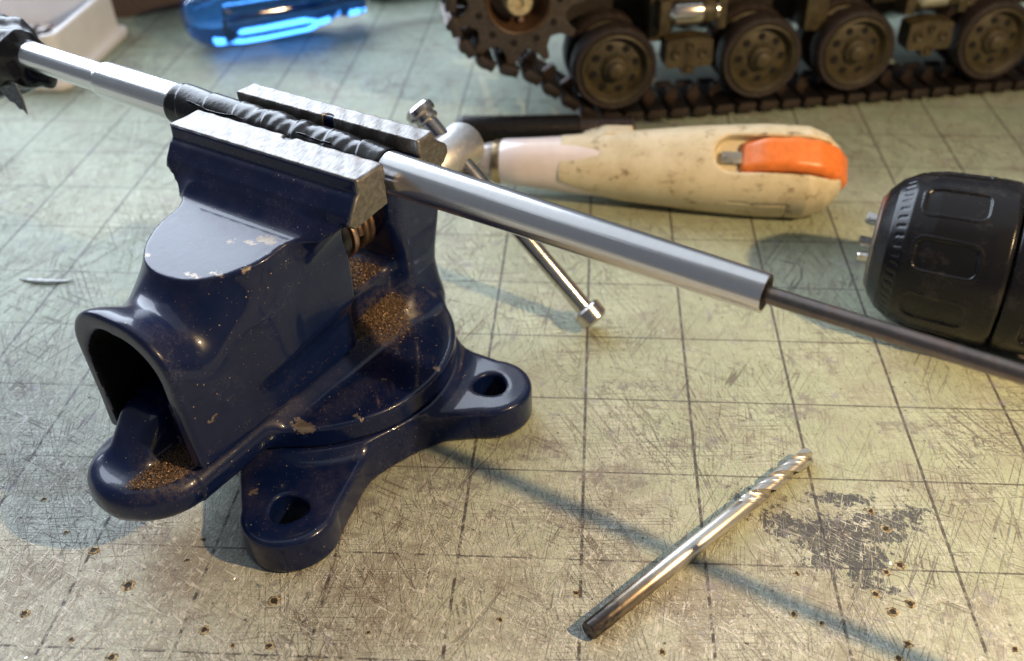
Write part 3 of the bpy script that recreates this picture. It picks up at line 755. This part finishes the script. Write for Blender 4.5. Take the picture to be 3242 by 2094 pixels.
tail = [(-99, -5.2, -8.6), (-93, -6.6, -7.4), (-88.6, -6.4, -5.2), (-87.2, -6.6, -8.5), (-86.6, -7.0, -12.6), (-88.0, -6.9, -11.6), (-89.4, -6.8, -12.0), (-91.2, -6.6, -10.8), (-93.2, -6.4, -10.9), (-96, -6.0, -9.6)]
mesh_obj('tape_tail', tail+[(a, b+0.3, c) for a, b, c in tail], [list(range(10)), list(range(10, 20))[::-1]]+[(i, 10+i, 10+(i+1) % 10, (i+1) % 10) for i in range(10)], GREYT, TB, False)

# dark steel rod pushed into the muzzle
ra = Vector(VL(64, 6.3, 62.6)); rb = Vector(VL(104, 5.0, 62.6)); rc = Vector(VL(190, 3.9, 62.2))
rd = (rc-rb).normalized()
RO = frame('steel_rod', *(rb - rd*22), math.degrees(math.atan2(rd.y, rd.x)), -math.degrees(math.asin(rd.z)))
tag(RO, 'thin dark steel rod sticking out of the end of the aluminium tube', 'rod')
MB().lathe([(0, 0.3), (0.3, 1.45), (1, 1.58), (150, 1.58), (150.4, 1.3), (150.4, .2)], 40, 'x').obj('shank', RODM, RO, 30)

# ------------------------------------------------------------------ twist drill lying on the mat
dx, dy = 204.0-154.1, -120.8+171.4
DR = frame('twist_drill', 154.1, -171.4, 1.98, math.degrees(math.atan2(dy, dx)))
tag(DR, 'short steel twist drill bit lying on the cutting mat, shank end darkened', 'drill bit')
def drill_mesh(L=71.0, Lf=25.0, r=1.93):
    V = []; F = []; n = 96; xs = []
    x = L-Lf
    prof = [(0, .15), (0, r*0.9), (0.25, r), (L-Lf-4, r), (L-Lf, r)]
    for a, rr in prof:
        for k in range(n):
            t = 2*math.pi*k/n; V.append((a, rr*math.cos(t), rr*math.sin(t)))
    m = 210; cc, rho = 1.12*r, 0.66*r
    for i in range(1, m+1):
        s_ = i/m; a = L-Lf+Lf*s_; tw = 2*math.pi*(a-(L-Lf))/16.5
        cz = cc + (1-min(1, s_*Lf/4.5))*rho*1.0
        tipr = min(1, max(0.03, (L-a)/(r*0.62)))
        for k in range(n):
            t = 2*math.pi*k/n
            th = ((t + math.pi/2) % math.pi) - math.pi/2
            rr = r
            if abs(math.sin(th)) < rho/cz:
                fr_ = cz*math.cos(th)-math.sqrt(rho*rho-(cz*math.sin(th))**2)
                rr = min(r, fr_)
            if rr == r and th > 0.80+0.22: rr = r*0.965
            rr = min(rr, r*tipr*1.0)
            V.append((a, rr*math.cos(t+tw), rr*math.sin(t+tw)))
    rows = len(V)//n
    for i in range(rows-1):
        for k in range(n): F.append((i*n+k, (i+1)*n+k, (i+1)*n+(k+1) % n, i*n+(k+1) % n))
    F.append(list(range(n))[::-1]); F.append(list(range((rows-1)*n, rows*n)))
    return V, F
V, F = drill_mesh(); mesh_obj('bit_body', V, F, DRILL, DR, True, 38)

# ------------------------------------------------------------------ keyless drill chuck at the right edge
CH = frame('drill_chuck', 257.6, -70.6, 21.6, -20.42)
tag(CH, 'black plastic keyless drill chuck with recessed grips and three steel jaws', 'drill chuck')
BLK = NT('black_nylon')
nb = BLK.noise(BLK.mm, 0.16, 5, 0.65); nb2 = BLK.noise(BLK.map(BLK.mm, rot=(0, 0, .4), sca=(.5, 2, 2)), 1.0, 3, 0.6)
sc2 = BLK.m('MULTIPLY', BLK.ss(BLK.m('ABSOLUTE', BLK.m('SUBTRACT', nb2, 0.55)), .012, .003), BLK.ss(nb, 0.50, 0.60))
BLK.set(Base_Color=BLK.mix(BLK.m('MAXIMUM', BLK.m('MULTIPLY', sc2, 0.5), BLK.m('MULTIPLY', BLK.ss(nb, 0.56, 0.72), 0.12)), (0.006, 0.006, 0.008), (0.11, 0.10, 0.095)),
        Specular_IOR_Level=0.3, Roughness=BLK.mixf(nb, 0.20, 0.34), Normal=BLK.bump(BLK.noise(BLK.mm, 2.5, 2), 0.05, 0.5))
BLACKP = BLK.mat
def f_chuck(x, y, z):
    rho = np.hypot(y, z)
    P = [(0.1, 0), (0.1, 20.6), (-0.7, 21.2), (-4, 21.3), (-18, 20.6), (-24, 19.2), (-28, 16.8), (-30.6, 13.8), (-31.6, 11.5), (-31.6, 0)]
    d = poly2(x, rho, P)-0.25
    a = np.arctan2(z, y); na = 9; da = (a*na/(2*np.pi)+0.18)
    loc = (da-np.round(da))*(2*np.pi/na)*rho
    pad2 = box2(x+14.2, loc, 7.2, 3.7, 1.9)
    ring = np.abs(pad2)-0.55
    core = d; d = np.minimum(d, np.maximum(np.abs(pad2-0.55)-0.45, core-0.13))
    d = smax(d, -np.maximum(pad2, -core-0.45), 0.5)
    ha = a*48/(2*np.pi); hl = (ha-np.round(ha))*(2*np.pi/48)*rho
    d = smax(d, -np.maximum(box2(x+25.8, hl, 1.0, 0.36, .1), -core-0.16), 0.2)
    d = smax(d, -(np.maximum(rho-8.8, x+27)), 0.5)
    return d
sdf_obj('sleeve', f_chuck, (-33, -23, -23), (1.5, 23, 23), 0.42, BLACKP, CH)
def f_rear(x, y, z):
    rho = np.hypot(y, z)
    P = [(0.9, 0), (0.9, 20.4), (1.6, 21.0), (4, 21.3), (20, 21.0), (25, 19.5), (26, 17), (26, 0)]
    d = poly2(x, rho, P[::-1])-0.2
    a = np.arctan2(z, y); na = 9; da = (a*na/(2*np.pi)+0.1)
    loc = (da-np.round(da))*(2*np.pi/na)*rho
    return smax(d, -(np.maximum(box2(x-14, loc, 7.5, 4.0, 1.9), 20.3-rho)), 0.6)
sdf_obj('rear_sleeve', f_rear, (0, -23, -23), (27.5, 23, 23), 0.55, BLACKP, CH)
MB().lathe([(-31.0, 8.4), (-32.0, 8.6), (-32.2, 9.0), (-32.2, 11.4), (-31.7, 12.4), (-30.9, 13.2), (-30.3, 13.0), (-30.3, 8.4)], 64, 'x', cap=False).obj('nose_ring', SCREW, CH, 40)
MB().lathe([(-27.5, 0.2), (-27.5, 8.7)], 40, 'x', cap=False).obj('jaw_well', simple('dark_well', (0.02, 0.02, 0.02), 0.6), CH)
for k in range(3):
    a = R(35+k*120); M = Matrix.Rotation(a, 4, 'X') @ Matrix.Rotation(R(-6), 4, 'Z')
    MB().box((-31.2, 2.5, 0), (9.5, 3.0, 2.4), M, 0.9).obj('chuck_jaw', CHROME, CH)
MB().lathe([(26, 9), (29, 9), (29, 14), (48, 15.5), (60, 17), (60, .3)], 48, 'x').obj('gearbox_nose', BLACKP, CH)
cs = Matrix.Rotation(R(112), 4, 'X')
MB().lathe([(20.5, 2.6), (22.0, 2.6), (22.4, 2.1), (22.4, .2)], 24, 'y', Matrix.Rotation(R(70-180), 4, 'X') @ Matrix.Translation((11, 0, 0))).obj('rivet', BRASSW, CH)

# ------------------------------------------------------------------ cream tool handle with orange lever
HX, HY, HAZ = 118.5, 1.0, -4.6
HH = frame('tool_handle', HX, HY, 0, HAZ)
tag(HH, 'grubby cream plastic tool handle with orange thumb lever and pale steel ferrule', 'tool handle')
def hr(x):      # radius along the handle
    return np.interp(x, [20, 26, 34, 50, 70, 90, 104, 110, 114, 116.5], [7.9, 8.8, 9.5, 10.9, 12.7, 13.8, 13.6, 11.6, 8.0, 3.0])
def hz(x): return np.interp(x, [-5, 25, 60, 95, 120], [11.6, 12.2, 13.2, 14.0, 14.0])
CR, SR = math.cos(R(40)), math.sin(R(40))
def f_handle(x, y, z):
    r = hr(x*116.4/112.5); zc = hz(x)
    zr = z-zc; yy, zz = y*CR+zr*SR, -y*SR+zr*CR
    p = 2.5
    d = (np.abs(yy/1.0)**p+np.abs(zz)**p)**(1/p)-r
    d = np.maximum(d*0.85, np.maximum((24.0+2.3*np.maximum(0, -zr-1.0)-x)*0.45, x-112.5))
    # slot for the lever, on the upper far side
    s2 = box2(x-95, zz-8.0+0.0*y, 17, 4.2, 4.0)
    d = smax(d, -np.maximum(box2(x-92.5, yy-0.2, 20.5, 6.0, 5.6), 8.2-zz), 0.8)
    # moulded step and parting line
    seam = np.maximum(np.abs(x-95.0)-0.28, np.maximum(zz-5.2, -(d+0.55)))
    d = np.maximum(d, -seam)
    seam2 = np.maximum(np.abs(zz-5.0)-0.26, np.maximum(np.maximum(77-x, x-95), np.maximum(yy, -(d+0.55))))
    d = np.maximum(d, -seam2)
    # raised rib near the ferrule
    rib = box3(x, y, zr, (38.5, 3.0, 9.9), (8.0, 3.0, 1.6), 0.6)
    rib = np.maximum(rib, (-(x-31)*0.35+zr-9.0))
    return np.minimum(d, rib)
sdf_obj('grip', f_handle, (22, -17, -2), (115, 17, 30), 0.6, CREAM, HH)
ORANGE = simple('orange_plastic', (0.78, 0.20, 0.035), 0.36, namp=0.05, dirt=None)
def f_lever(x, y, z):
    zr = z-hz(x); y, zz = y*CR+zr*SR, -y*SR+zr*CR
    pts = [(83, 8.4, 4.0), (89, 9.8, 4.5), (96, 10.4, 4.6), (102, 9.2, 4.6), (106.6, 6.0, 4.2), (109.2, 1.2, 3.6), (110.2, -4.4, 2.8)]
    d = None
    for (a, b) in zip(pts[:-1], pts[1:]):
        k = seg2(x, zz, a[:2], b[:2], a[2]*0.78, b[2]*0.78)
        d = k if d is None else smin(d, k, 5.0)
    return extr(d, y-0.2, 5.5, 2.6)
sdf_obj('lever', f_lever, (76, -19, 2), (118, 12, 32), 0.5, ORANGE, HH)
MB().lathe([(5, 6.9), (5.5, 7.3), (14, 7.9), (22, 8.6), (28, 9.2), (40, 10.1), (60, 11.4), (62, 10), (62, 4)], 56, 'x', Matrix.Translation((0, 0, 11.9)) @ Matrix.Rotation(R(-1.0), 4, 'Y')).obj('ferrule', simple('pale_ferrule_plastic', (0.76, 0.67, 0.66), 0.22, coat=0.4, namp=0.03, nscale=0.15), HH)
MB().lathe([(2.2, 6.2), (2.6, 6.9), (4.6, 7.2), (5.2, 7.0), (5.2, 3)], 56, 'x', Matrix.Translation((0, 0, 11.8))).obj('brass_ring', plain_metal('old_brass', (0.58, 0.44, 0.26), 0.3, (0.2, 0.12, 0.05)), HH)
MB().lathe([(-6, 3.0), (-5, 4.6), (-1, 5.6), (1.6, 6.3), (2.4, 6.3), (2.4, 2)], 56, 'x', Matrix.Translation((0, 0, 11.8))).obj('collar', simple('smoky_collar', (0.34, 0.31, 0.31), 0.15, coat=0.5), HH)
MB().box((0, 0, 0), (7, 4.0, 2.0), Matrix.Translation((77.5, 0, 13.5)) @ Matrix.Rotation(R(40), 4, 'X') @ Matrix.Translation((0, 0, 9.2)), bev=0.8).obj('slide_button', simple('grey_button', (0.30, 0.31, 0.30), 0.3, 0.4), HH)

# ------------------------------------------------------------------ black pen-like hobby knife behind the handle
KN = frame('hobby_knife', 104.0, 37.5, 5.3, 4.0)
tag(KN, 'slim black metal hobby knife lying behind the cream tool handle', 'hobby knife')
MB().lathe([(0, .5), (0, 3.4), (1.2, 4.6), (2, 4.9), (3.0, 4.9), (43, 5.0), (44, 4.4), (44, .5)], 40, 'x').obj('grip', simple('black_anodised', (0.012, 0.010, 0.009), 0.26, 0.5, bump=0.10, bscale=4), KN, 25)
kr = MB()
kp = [(44, 4.0), (51, 3.9)]
for i in range(7): kp += [(51.5+i*1.7, 4.6), (52.4+i*1.7, 4.6), (52.5+i*1.7, 4.0), (53.1+i*1.7, 4.0)]
kr.lathe([(44, .5)]+kp+[(63.5, 3.0), (63.5, .5)], 40, 'x').obj('collet', simple('dark_brown_metal', (0.060, 0.045, 0.042), 0.35, 0.5), KN, 25)
MB().prism([(63, -2.0), (70, -2.2), (82, -1.2), (74, 2.0), (63, 2.2)], -0.35, 0.35, 'xz').obj('blade', CHROME, KN, 20)

# ------------------------------------------------------------------ scale-model tank, running gear side
TK = frame('model_tank', 160.3, 57.5, 0, 13.0)
tag(TK, 'dark olive scale-model tank on brown metal tracks, only its running gear in view', 'model tank')
OLIVE = simple('dark_olive_drab', (0.056, 0.045, 0.023), 0.5, namp=0.2, nscale=0.25, bump=0.06)
RUBBER = simple('dark_tyre_rubber', (0.030, 0.022, 0.021), 0.5, namp=0.2)
TRACKM = plain_metal('brown_track_metal', (0.125, 0.102, 0.092), 0.46, (0.07, 0.052, 0.042), 0.35, 0.8)
SPROCM = simple('brown_sprocket_paint', (0.050, 0.040, 0.034), 0.5, namp=0.2)
HULLM = simple('black_brown_hull', (0.022, 0.017, 0.012), 0.6)
SILVER = plain_metal('polished_damper', (0.78, 0.72, 0.64), 0.22, None, 0.15, 0.5)
WR, WZ = 15.6, 20.4
def wheel_parts():
    tyre = MB().lathe([(0.4, 12.9), (-0.2, 13.4), (-0.4, 14.6), (0.4, 15.4), (1.4, 15.6), (6.6, 15.6), (7.6, 15.2), (8.0, 13.0), (8.0, 12.4)], 56, 'y', cap=False)
    rim = MB().lathe([(8, 12.6), (0.2, 13.0), (-0.5, 12.7), (-0.7, 12.2), (-0.3, 11.7), (2.2, 10.9), (3.0, 10.4), (2.6, 9.6), (1.8, 6.2), (1.7, 5.2), (0.4, 4.6), (-0.4, 4.2), (-0.6, 3.6), (-2.0, 3.0), (-2.5, 2.2), (-2.5, .2)], 56, 'y', cap=False)
    return tyre, rim
wt, wr = wheel_parts()
def make_wheel(t, n):
    q = wt.obj('tyre', RUBBER) ; q2 = wr.obj('rim', OLIVE)
    return q, q2
TY0, RM0 = make_wheel(0, 0)
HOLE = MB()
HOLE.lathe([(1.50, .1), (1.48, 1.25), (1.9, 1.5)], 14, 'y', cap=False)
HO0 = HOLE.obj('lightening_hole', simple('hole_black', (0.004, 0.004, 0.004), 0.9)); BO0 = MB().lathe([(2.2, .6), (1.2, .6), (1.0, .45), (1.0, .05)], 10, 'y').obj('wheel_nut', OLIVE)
def place(src, loc, parent, rot=None, first=False):
    o = src if first else src.copy()
    if not first: sc.collection.objects.link(o)
    o.parent = parent; o.location = tuple(c*S for c in loc)
    if rot: o.rotation_euler = rot
    return o
firstw = True; firsth = True
for t in (0.0, 55.5, 92.8, 149.5):
    for n in (0.0, 15.0):
        ty = place(TY0, (t, n, WZ), TK, first=firstw); ty.name = 'tyre'
        rm = place(RM0, (0, 0, 0), ty, first=firstw); firstw = False
        if n == 0:
            for k in range(8):
                a = 2*math.pi*k/8+0.25+t*0.01
                place(HO0, (7.9*math.cos(a), 0.30, 7.9*math.sin(a)), rm, first=firsth)
                place(BO0, (5.0*math.cos(a+.39), 0, 5.0*math.sin(a+.39)), rm, first=firsth); firsth = False
# track: run of linked pads from the ground up round the sprocket
SPX, SPZ, SPR = -35.0, 47.5, 20.5
path = [(210 - i*2.0, 3.2) for i in range(106)]
path += [(-2.0-4, 3.6), (-10, 5.2), (-16.5, 9.8), (-24, 15.5), (-32, 21.8)]
a0 = math.atan2(21.8-SPZ-2, -40-SPX)
path += [(SPX+23.6*math.cos(a), SPZ+23.6*math.sin(a)) for a in np.linspace(R(-118), R(-268), 24)]
path += [(SPX+8+i*3.0, SPZ+23.6) for i in range(70)]
pp = np.array(path); sl = np.r_[0, np.cumsum(np.hypot(*np.diff(pp, axis=0).T))]
PITCH = 8.75
lk = MB()
lk.box((0, 12.5, 0.2), (6.9, 24.0, 2.6), bev=0.5)
lk.box((0, 12.5, -1.7), (2.6, 22.5, 1.9), bev=0.4)                       # grouser bar
for yy in (0.6, 24.4): lk.box((0.2, yy, 0.1), (6.4, 3.2, 3.6), bev=0.35)   # end connectors
lk.tube([(-2.6, -0.9, 0.2), (-2.6, 26, 0.2)], 1.0, 10); lk.tube([(2.6, -0.9, 0.2), (2.6, 26, 0.2)], 1.0, 10)
lk.prism([(-2.4, 1.4), (2.4, 1.4), (1.2, 5.4), (-1.2, 5.4)], 11.0, 13.6, 'xz')   # guide horn
LK0 = lk.obj('track_link', TRACKM); ff = True
for i in range(int(sl[-1]/PITCH)):
    d = i*PITCH+2; q = [np.interp(d, sl, pp[:, j]) for j in (0, 1)]; q2 = [np.interp(d+1.5, sl, pp[:, j]) for j in (0, 1)]; q1 = [np.interp(d-1.5, sl, pp[:, j]) for j in (0, 1)]
    an = math.atan2(q2[1]-q1[1], q2[0]-q1[0])
    place(LK0, (q[0], -3.0, q[1]), TK, (0, -an+math.pi, 0), first=ff); ff = False
# far-side track run under the hull
for i in range(24): place(LK0, (203-i*PITCH, 92.0, 3.2), TK)
# drive sprocket
def sprocket(y0):
    V = []; nt = 11; P = []
    for k in range(nt):
        a = 2*math.pi*k/nt
        for da, r in ((-.255, 17.2), (-.12, 19.0), (-.05, 23.2), (.05, 23.2), (.12, 19.0), (.255, 17.2)):
            P.append((SPX+r*math.cos(a+da), SPZ+r*math.sin(a+da)))
    m = MB(); n = len(P)
    Q = [(SPX+11.2*math.cos(math.atan2(z-SPZ, x-SPX)), SPZ+11.2*math.sin(math.atan2(z-SPZ, x-SPX))) for x, z in P]
    V = [(x, y0, z) for x, z in P]+[(x, y0+2.2, z) for x, z in P]+[(x, y0-.4, z) for x, z in Q]+[(x, y0+2.2, z) for x, z in Q]
    F = []
    for i in range(n):
        j = (i+1) % n
        F += [(i, j, n+j, n+i), (2*n+i, 2*n+j, j, i), (n+i, n+j, 3*n+j, 3*n+i), (3*n+i, 3*n+j, 2*n+j, 2*n+i)]
    return m.add(V, F)
sp1 = sprocket(0.0).obj('sprocket', SPROCM, TK, 30)
sprocket(19.0).obj('sprocket', SPROCM, TK, 30)
for k in range(11):
    a = 2*math.pi*k/11; M = Matrix.Translation((SPX+14.4*math.cos(a), -0.2, SPZ+14.4*math.sin(a)))
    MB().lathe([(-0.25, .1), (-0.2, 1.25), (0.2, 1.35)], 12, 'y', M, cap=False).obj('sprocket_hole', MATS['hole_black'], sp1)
MSP = Matrix.Translation((SPX, 0, SPZ))
MB().lathe([(-0.4, 11.6), (-0.8, 11.2), (-0.4, 10.6), (6, 9.6), (9, 8.6), (9, .3)], 48, 'y', MSP, cap=False).obj('sprocket_dish', simple('rusty_brown_paint', (0.070, 0.038, 0.020), 0.5), TK)
MB().lathe([(9, 5.5), (-1.5, 4.6), (-2.2, 4.0), (-2.2, 1.6), (-1.2, 1.5), (-1.2, .1)], 40, 'y', MSP).obj('axle_cap', simple('cream_axle_cap', (0.42, 0.36, 0.22), 0.4), TK)
MB().lathe([(8, 1.2), (5.4, 1.2), (5, .8), (5, .1)], 14, 'y', Matrix.Translation((SPX+1.5, 0, SPZ-8.2))).obj('dish_bolt', BRASSW, TK)
# hull side and suspension units
hl = MB().prism([(-44, 64), (-52, 50), (-30, 30), (-8, 25), (215, 25), (215, 64)], 27, 88, 'xz').obj('hull', HULLM, TK, 20)
MB().box((85, 30, 75), (270, 66, 3.0), bev=0.8).obj('fender', OLIVE, TK)
MB().prism([(-40, 64), (215, 64), (215, 76.4), (-30, 76.4)], 30, 86, 'xz').obj('upper_hull', OLIVE, TK, 20)
def bogie(t, z0):
    b = MB()
    b.prism([(t-9, z0-4.5), (t-8, z0-6.5), (t-2.6, z0-6.5), (t-2.0, z0-9), (t+2.0, z0-9), (t+2.6, z0-6.5), (t+8, z0-6.5), (t+9, z0-4.5), (t+8.6, z0+3.4), (t+3.2, z0+4.4), (t-3.2, z0+4.4), (t-8.6, z0+3.4)], -1.0, 7.0, 'xz')
    o = b.obj('bogie_block', OLIVE, TK, 30)
    for dt, dz, r in ((-5, -1.2, 1.7), (5, -1.2, 1.7), (0, 1.6, 1.4), (0, -6.4, 1.3)):
        MB().lathe([(-0.9, .2), (-2.0, r*.8), (-2.0, r), (-0.9, r+.2), (0, r+.2)], 20, 'y', Matrix.Translation((t+dt, 0, z0+dz))).obj('boss', OLIVE, o, 30)
    z1 = z0+12.0
    MB().box((t-9.4, 5, z1), (4.0, 9, 11), bev=0.9).obj('damper_bracket', OLIVE, TK)
    MB().box((t+11.6, 5, z1+2), (3.6, 9, 15), bev=0.9).obj('damper_bracket', OLIVE, TK)
    MB().lathe([(t-8, 2.6), (t-7.0, 3.6), (t-6.4, 4.3), (t-5.8, 4.6), (t+3.6, 4.6), (t+4.2, 4.2), (t+4.2, 3.4), (t+10, 3.4)], 36, 'x', Matrix.Translation((0, 2.5, z1+1.0))).obj('damper', SILVER, TK, 30)
    MB().lathe([(t+4.2, 4.1), (t+7.6, 4.3), (t+9.8, 3.2)], 36, 'x', Matrix.Translation((0, 2.5, z1+1.0)), cap=False).obj('damper_sleeve', OLIVE, TK, 30)
    MB().box((t+1, 14, z1+10), (26, 14, 9), bev=1.5).obj('suspension_arm', OLIVE, TK)
bogie(27.0, 26.3); bogie(121.0, 26.3)
for t in (14, 74): MB().box((t+4, 13, 40), (9, 12, 26), bev=1.2).obj('hull_bracket', OLIVE, TK)

# ------------------------------------------------------------------ clear blue screwdriver handle at the back
BS = frame('screwdriver', -22.0, 121.0, 14.0, 30.0)
tag(BS, 'screwdriver with clear bright blue plastic handle lying on the mat', 'screwdriver')
def f_blue(x, y, z):
    a = np.arctan2(z, y); rho = np.hypot(y, z)
    rr = np.interp(x, [0, 1.5, 4, 8, 14, 30, 52, 60, 66, 70, 78], [3.5, 7.5, 10.2, 12.2, 13.2, 13.3, 12.6, 11.0, 8.6, 9.6, 9.2])
    fl = 0.55*np.clip((x-16)/6, 0, 1)*np.clip((58-x)/6, 0, 1)*np.cos(6*a)
    return np.maximum((rho-rr-fl)*0.8, np.maximum(-x, x-78))
sdf_obj('handle', f_blue, (-1, -15, -15), (80, 15, 15), 0.8, BLUE, BS)
MB().lathe([(16, .2), (16.4, 2.6), (18, 3.1), (110, 3.1), (135, 3.1), (140, 1.5)], 32, 'x').obj('blade_shaft', CHROME, BS)
# dark green ferruled tool end beyond it
GS = frame('green_tool_end', 37, 196, 9.2, 20)
tag(GS, 'dark green plastic tool end lying behind the blue screwdriver', 'tool')
MB().lathe([(0, .5), (0.4, 6), (2, 8.4), (5, 9.0), (40, 9.0), (42, 8), (42, .4)], 40, 'x').obj('cap', simple('dark_green_plastic', (0.006, 0.035, 0.025), 0.3), GS)

# ------------------------------------------------------------------ white plastic parts tray, top left
TR = frame('parts_tray', -58.0, 110.5, 0, 91.0)
tag(TR, 'white plastic parts tray holding brass and dark metal strips', 'tray')
WHITE = simple('white_polystyrene', (0.84, 0.83, 0.84), 0.4, namp=0.02, nscale=0.1)
def f_tray(x, y, z):           # x along the long side, y to the left (away), walls lean outward
    k = np.clip(z/34.0, 0, 1)
    hx = 32.0+3.0*0 - 1.5*k; hy = 60.0
    o2 = box2(x, y-60.5, 0, 0)*0+box2(x, y-60.5, 31.5-2.2*k, 60, 5)
    d = np.maximum(o2, np.abs(z-14)-14)
    foot = np.maximum(box2(x, y-60.5, 34.0, 62.5, 6), np.abs(z-1.6)-1.6)
    inn = np.maximum(box2(x, y-60.5, 29.0-2.2*k, 57.5, 4), 3.0-z)
    d = smin(d, foot, 2.5)
    # dipped front edge of the near wall
    dip = np.maximum(z-60, (18.0+0.42*np.abs(y-30)) - z)
    d = smax(d, -inn, 1.0)
    sl = 21.5-np.where(x < -27.5, 6.0, 0.0)*np.clip((y-6)/5.0, 0, 1)
    return smax(d, z-sl, 1.2)*0.9
sdf_obj('tray_shell', f_tray, (-42, -6, -0.5), (42, 130, 30), 1.1, WHITE, TR)
STRIPM = plain_metal('tarnished_brass', (0.42, 0.30, 0.15), 0.4, (0.12, 0.08, 0.05), 0.4, 0.3)
for i, (x, y, z, dx_, dy_, dz_, rz) in enumerate(((-17, 28, 12.4, 9, 50, 9, 4), (-8, 32, 15.2, 7, 52, 12, -3))):
    bx_ = MB().box((0, 0, 0), (dx_, dy_, dz_ if i == 0 else dz_-3), bev=0.6)
    if i:
        for k in range(9): bx_.box((0, -24+k*6, dz_/2-0.8), (dx_+1.0, 3.6, 3.2), bev=0.5)
    o = bx_.obj(('brass_strip', 'toothed_strip')[i], (STRIPM, SCREW)[i])
    o.matrix_world = Matrix.Translation((-58*S, 110.5*S, 0)) @ Matrix.Rotation(R(91), 4, 'Z') @ Matrix.Translation((x*S, y*S, (z-4.4)*S)) @ Matrix.Rotation(R(rz), 4, 'Z')
    tag(o, ('plain tarnished brass strip lying in the white parts tray', 'dark toothed metal strip lying in the white parts tray behind the brass strip')[i], 'metal strip')
# brown box behind the tray
tag(MB().prism([(-150, 168), (-66, 162), (-30, 186), (-60, 250), (-150, 250)], 0.05, 60, 'xy').obj('brown_box', simple('brown_card', (0.105, 0.070, 0.060), 0.7)), 'dark brown box at the back of the mat behind the tray', 'box')

# ------------------------------------------------------------------ shavings and filings
def curl(name, pts, wdt, mat, label, cat):
    V = []; F = []
    for i, p in enumerate(pts):
        p = Vector(p); t = (Vector(pts[min(i+1, len(pts)-1)])-Vector(pts[max(i-1, 0)])).normalized()
        sd = Vector((-t.y, t.x, 0))*wdt*0.5*math.sin(math.pi*(i+.3)/(len(pts)-.4))
        V += [p-sd, p+sd, p-sd+Vector((0, 0, .3)), p+sd+Vector((0, 0, .3))]
    for i in range(len(pts)-1):
        a, b = 4*i, 4*i+4
        F += [(a, a+1, b+1, b), (a+2, b+2, b+3, a+3), (a, b, b+2, a+2), (a+1, a+3, b+3, b+1)]
    F += [(0, 2, 3, 1), (len(V)-4, len(V)-3, len(V)-1, len(V)-2)]
    return tag(mesh_obj(name, V, F, mat), label, cat)
SHAV = simple('white_plastic_shaving', (0.75, 0.75, 0.72), 0.35)
curl('plastic_shaving', [(-12+i*1.6, -55.6-1.3*math.sin(math.pi*i/10), 0.1+0.5*abs(math.sin(i*.35))) for i in range(11)], 1.5, SHAV, 'thin curved white plastic shaving lying on the mat left of the vise', 'shaving')
curl('clear_offcut', [(-30+i*2.2, 158+3*math.sin(i*.9), 0.2+0.8*abs(math.sin(i*.8))) for i in range(8)], 3.2, SHAV, 'crumpled pale plastic offcut beside the brown box', 'offcut')
FIL = simple('metal_filings', (0.30, 0.20, 0.125), 0.45, 0.5, namp=0.3, nscale=2.5)
def filings(name, n, gen, parent, lab, mat=FIL, smin_=0.10, smax_=0.30):
    V = np.zeros((n*4, 3)); F = np.zeros((n*4, 3), int)
    base = np.array([(1, 1, 1), (1, -1, -1), (-1, 1, -1), (-1, -1, 1)], float)/1.7
    tri = np.array([(0, 1, 2), (0, 3, 1), (0, 2, 3), (1, 3, 2)])
    for i in range(n):
        p = np.array(gen()); s_ = rng.uniform(smin_, smax_); e = rng.normal(size=(3, 3)); q, _ = np.linalg.qr(e)
        V[i*4:i*4+4] = p+(base*np.array([s_*1.9, s_, s_*.7])) @ q; F[i*4:i*4+4] = tri+i*4
    o = mesh_obj(name, V, F, mat, None, False)
    if parent: o.location = parent.location; o.rotation_euler = parent.rotation_euler
    return tag(o, lab, 'filings', kind='stuff')
def g_between():
    while True:
        u, v = rng.normal(10.5, 2.6), rng.normal(10.5, 5.0)
        if 8.6 < u < 22 and -3 < v < 20: break
    h = max(0, 3.6-0.50*abs(u-9.5)-0.05*abs(v-13)) if u > 8.6 else 0
    base = 20.4 if u < 12.6 else (20.4-(u-12.6)*1.6 if u < 15 else 16.6)
    return (u, v, base+rng.uniform(0, 1)*h+0.05)
filings('metal_filings', 9000, g_between, VI, 'brown metal filings heaped on the vise between its two jaws', smin_=.035, smax_=.17)
def g_rail():
    u = rng.uniform(-6, 8.0); v = rng.uniform(-1, 18); return (u, v, 30.2+rng.uniform(0, .5)*max(.15, 1.1-.07*abs(v-13)))
filings('metal_filings', 6000, g_rail, VI, 'brown metal filings on the vise rail under its lead screw', smin_=.035, smax_=.16)
def g_pocket():
    while True:
        u, v = rng.uniform(3.2, 12.0), rng.uniform(-60, -44)
        if math.hypot(u+.3, min(v, -49.5)+49.5) < 10.6: break
    return (u, v, 20.35+rng.uniform(0, 1.5)*max(.12, 1-(u-3.2)/7.0))
filings('metal_filings', 6500, g_pocket, VI, 'brown metal filings in the pocket of the vise tongue', smin_=.035, smax_=.16)
def g_plate():
    a, r_ = rng.uniform(-1.2, 1.0), 31*math.sqrt(rng.uniform(.2, 1)); return (r_*math.cos(a), r_*math.sin(a), 16.68)
filings('metal_filings', 260, g_plate, VI, 'sparse metal dust on the round swivel plate of the vise', smin_=.06, smax_=.16)
def g_mat():
    return (rng.uniform(20, 250), rng.uniform(-182, -60), 0.12)
SW = filings('swarf_flecks', 170, g_mat, None, '', plain_metal('bright_swarf', (0.8, 0.8, 0.78), 0.3), .10, .30)
tag(SW, 'tiny bright metal flecks scattered over the mat', 'metal flecks', kind='stuff')
#--TAIL--
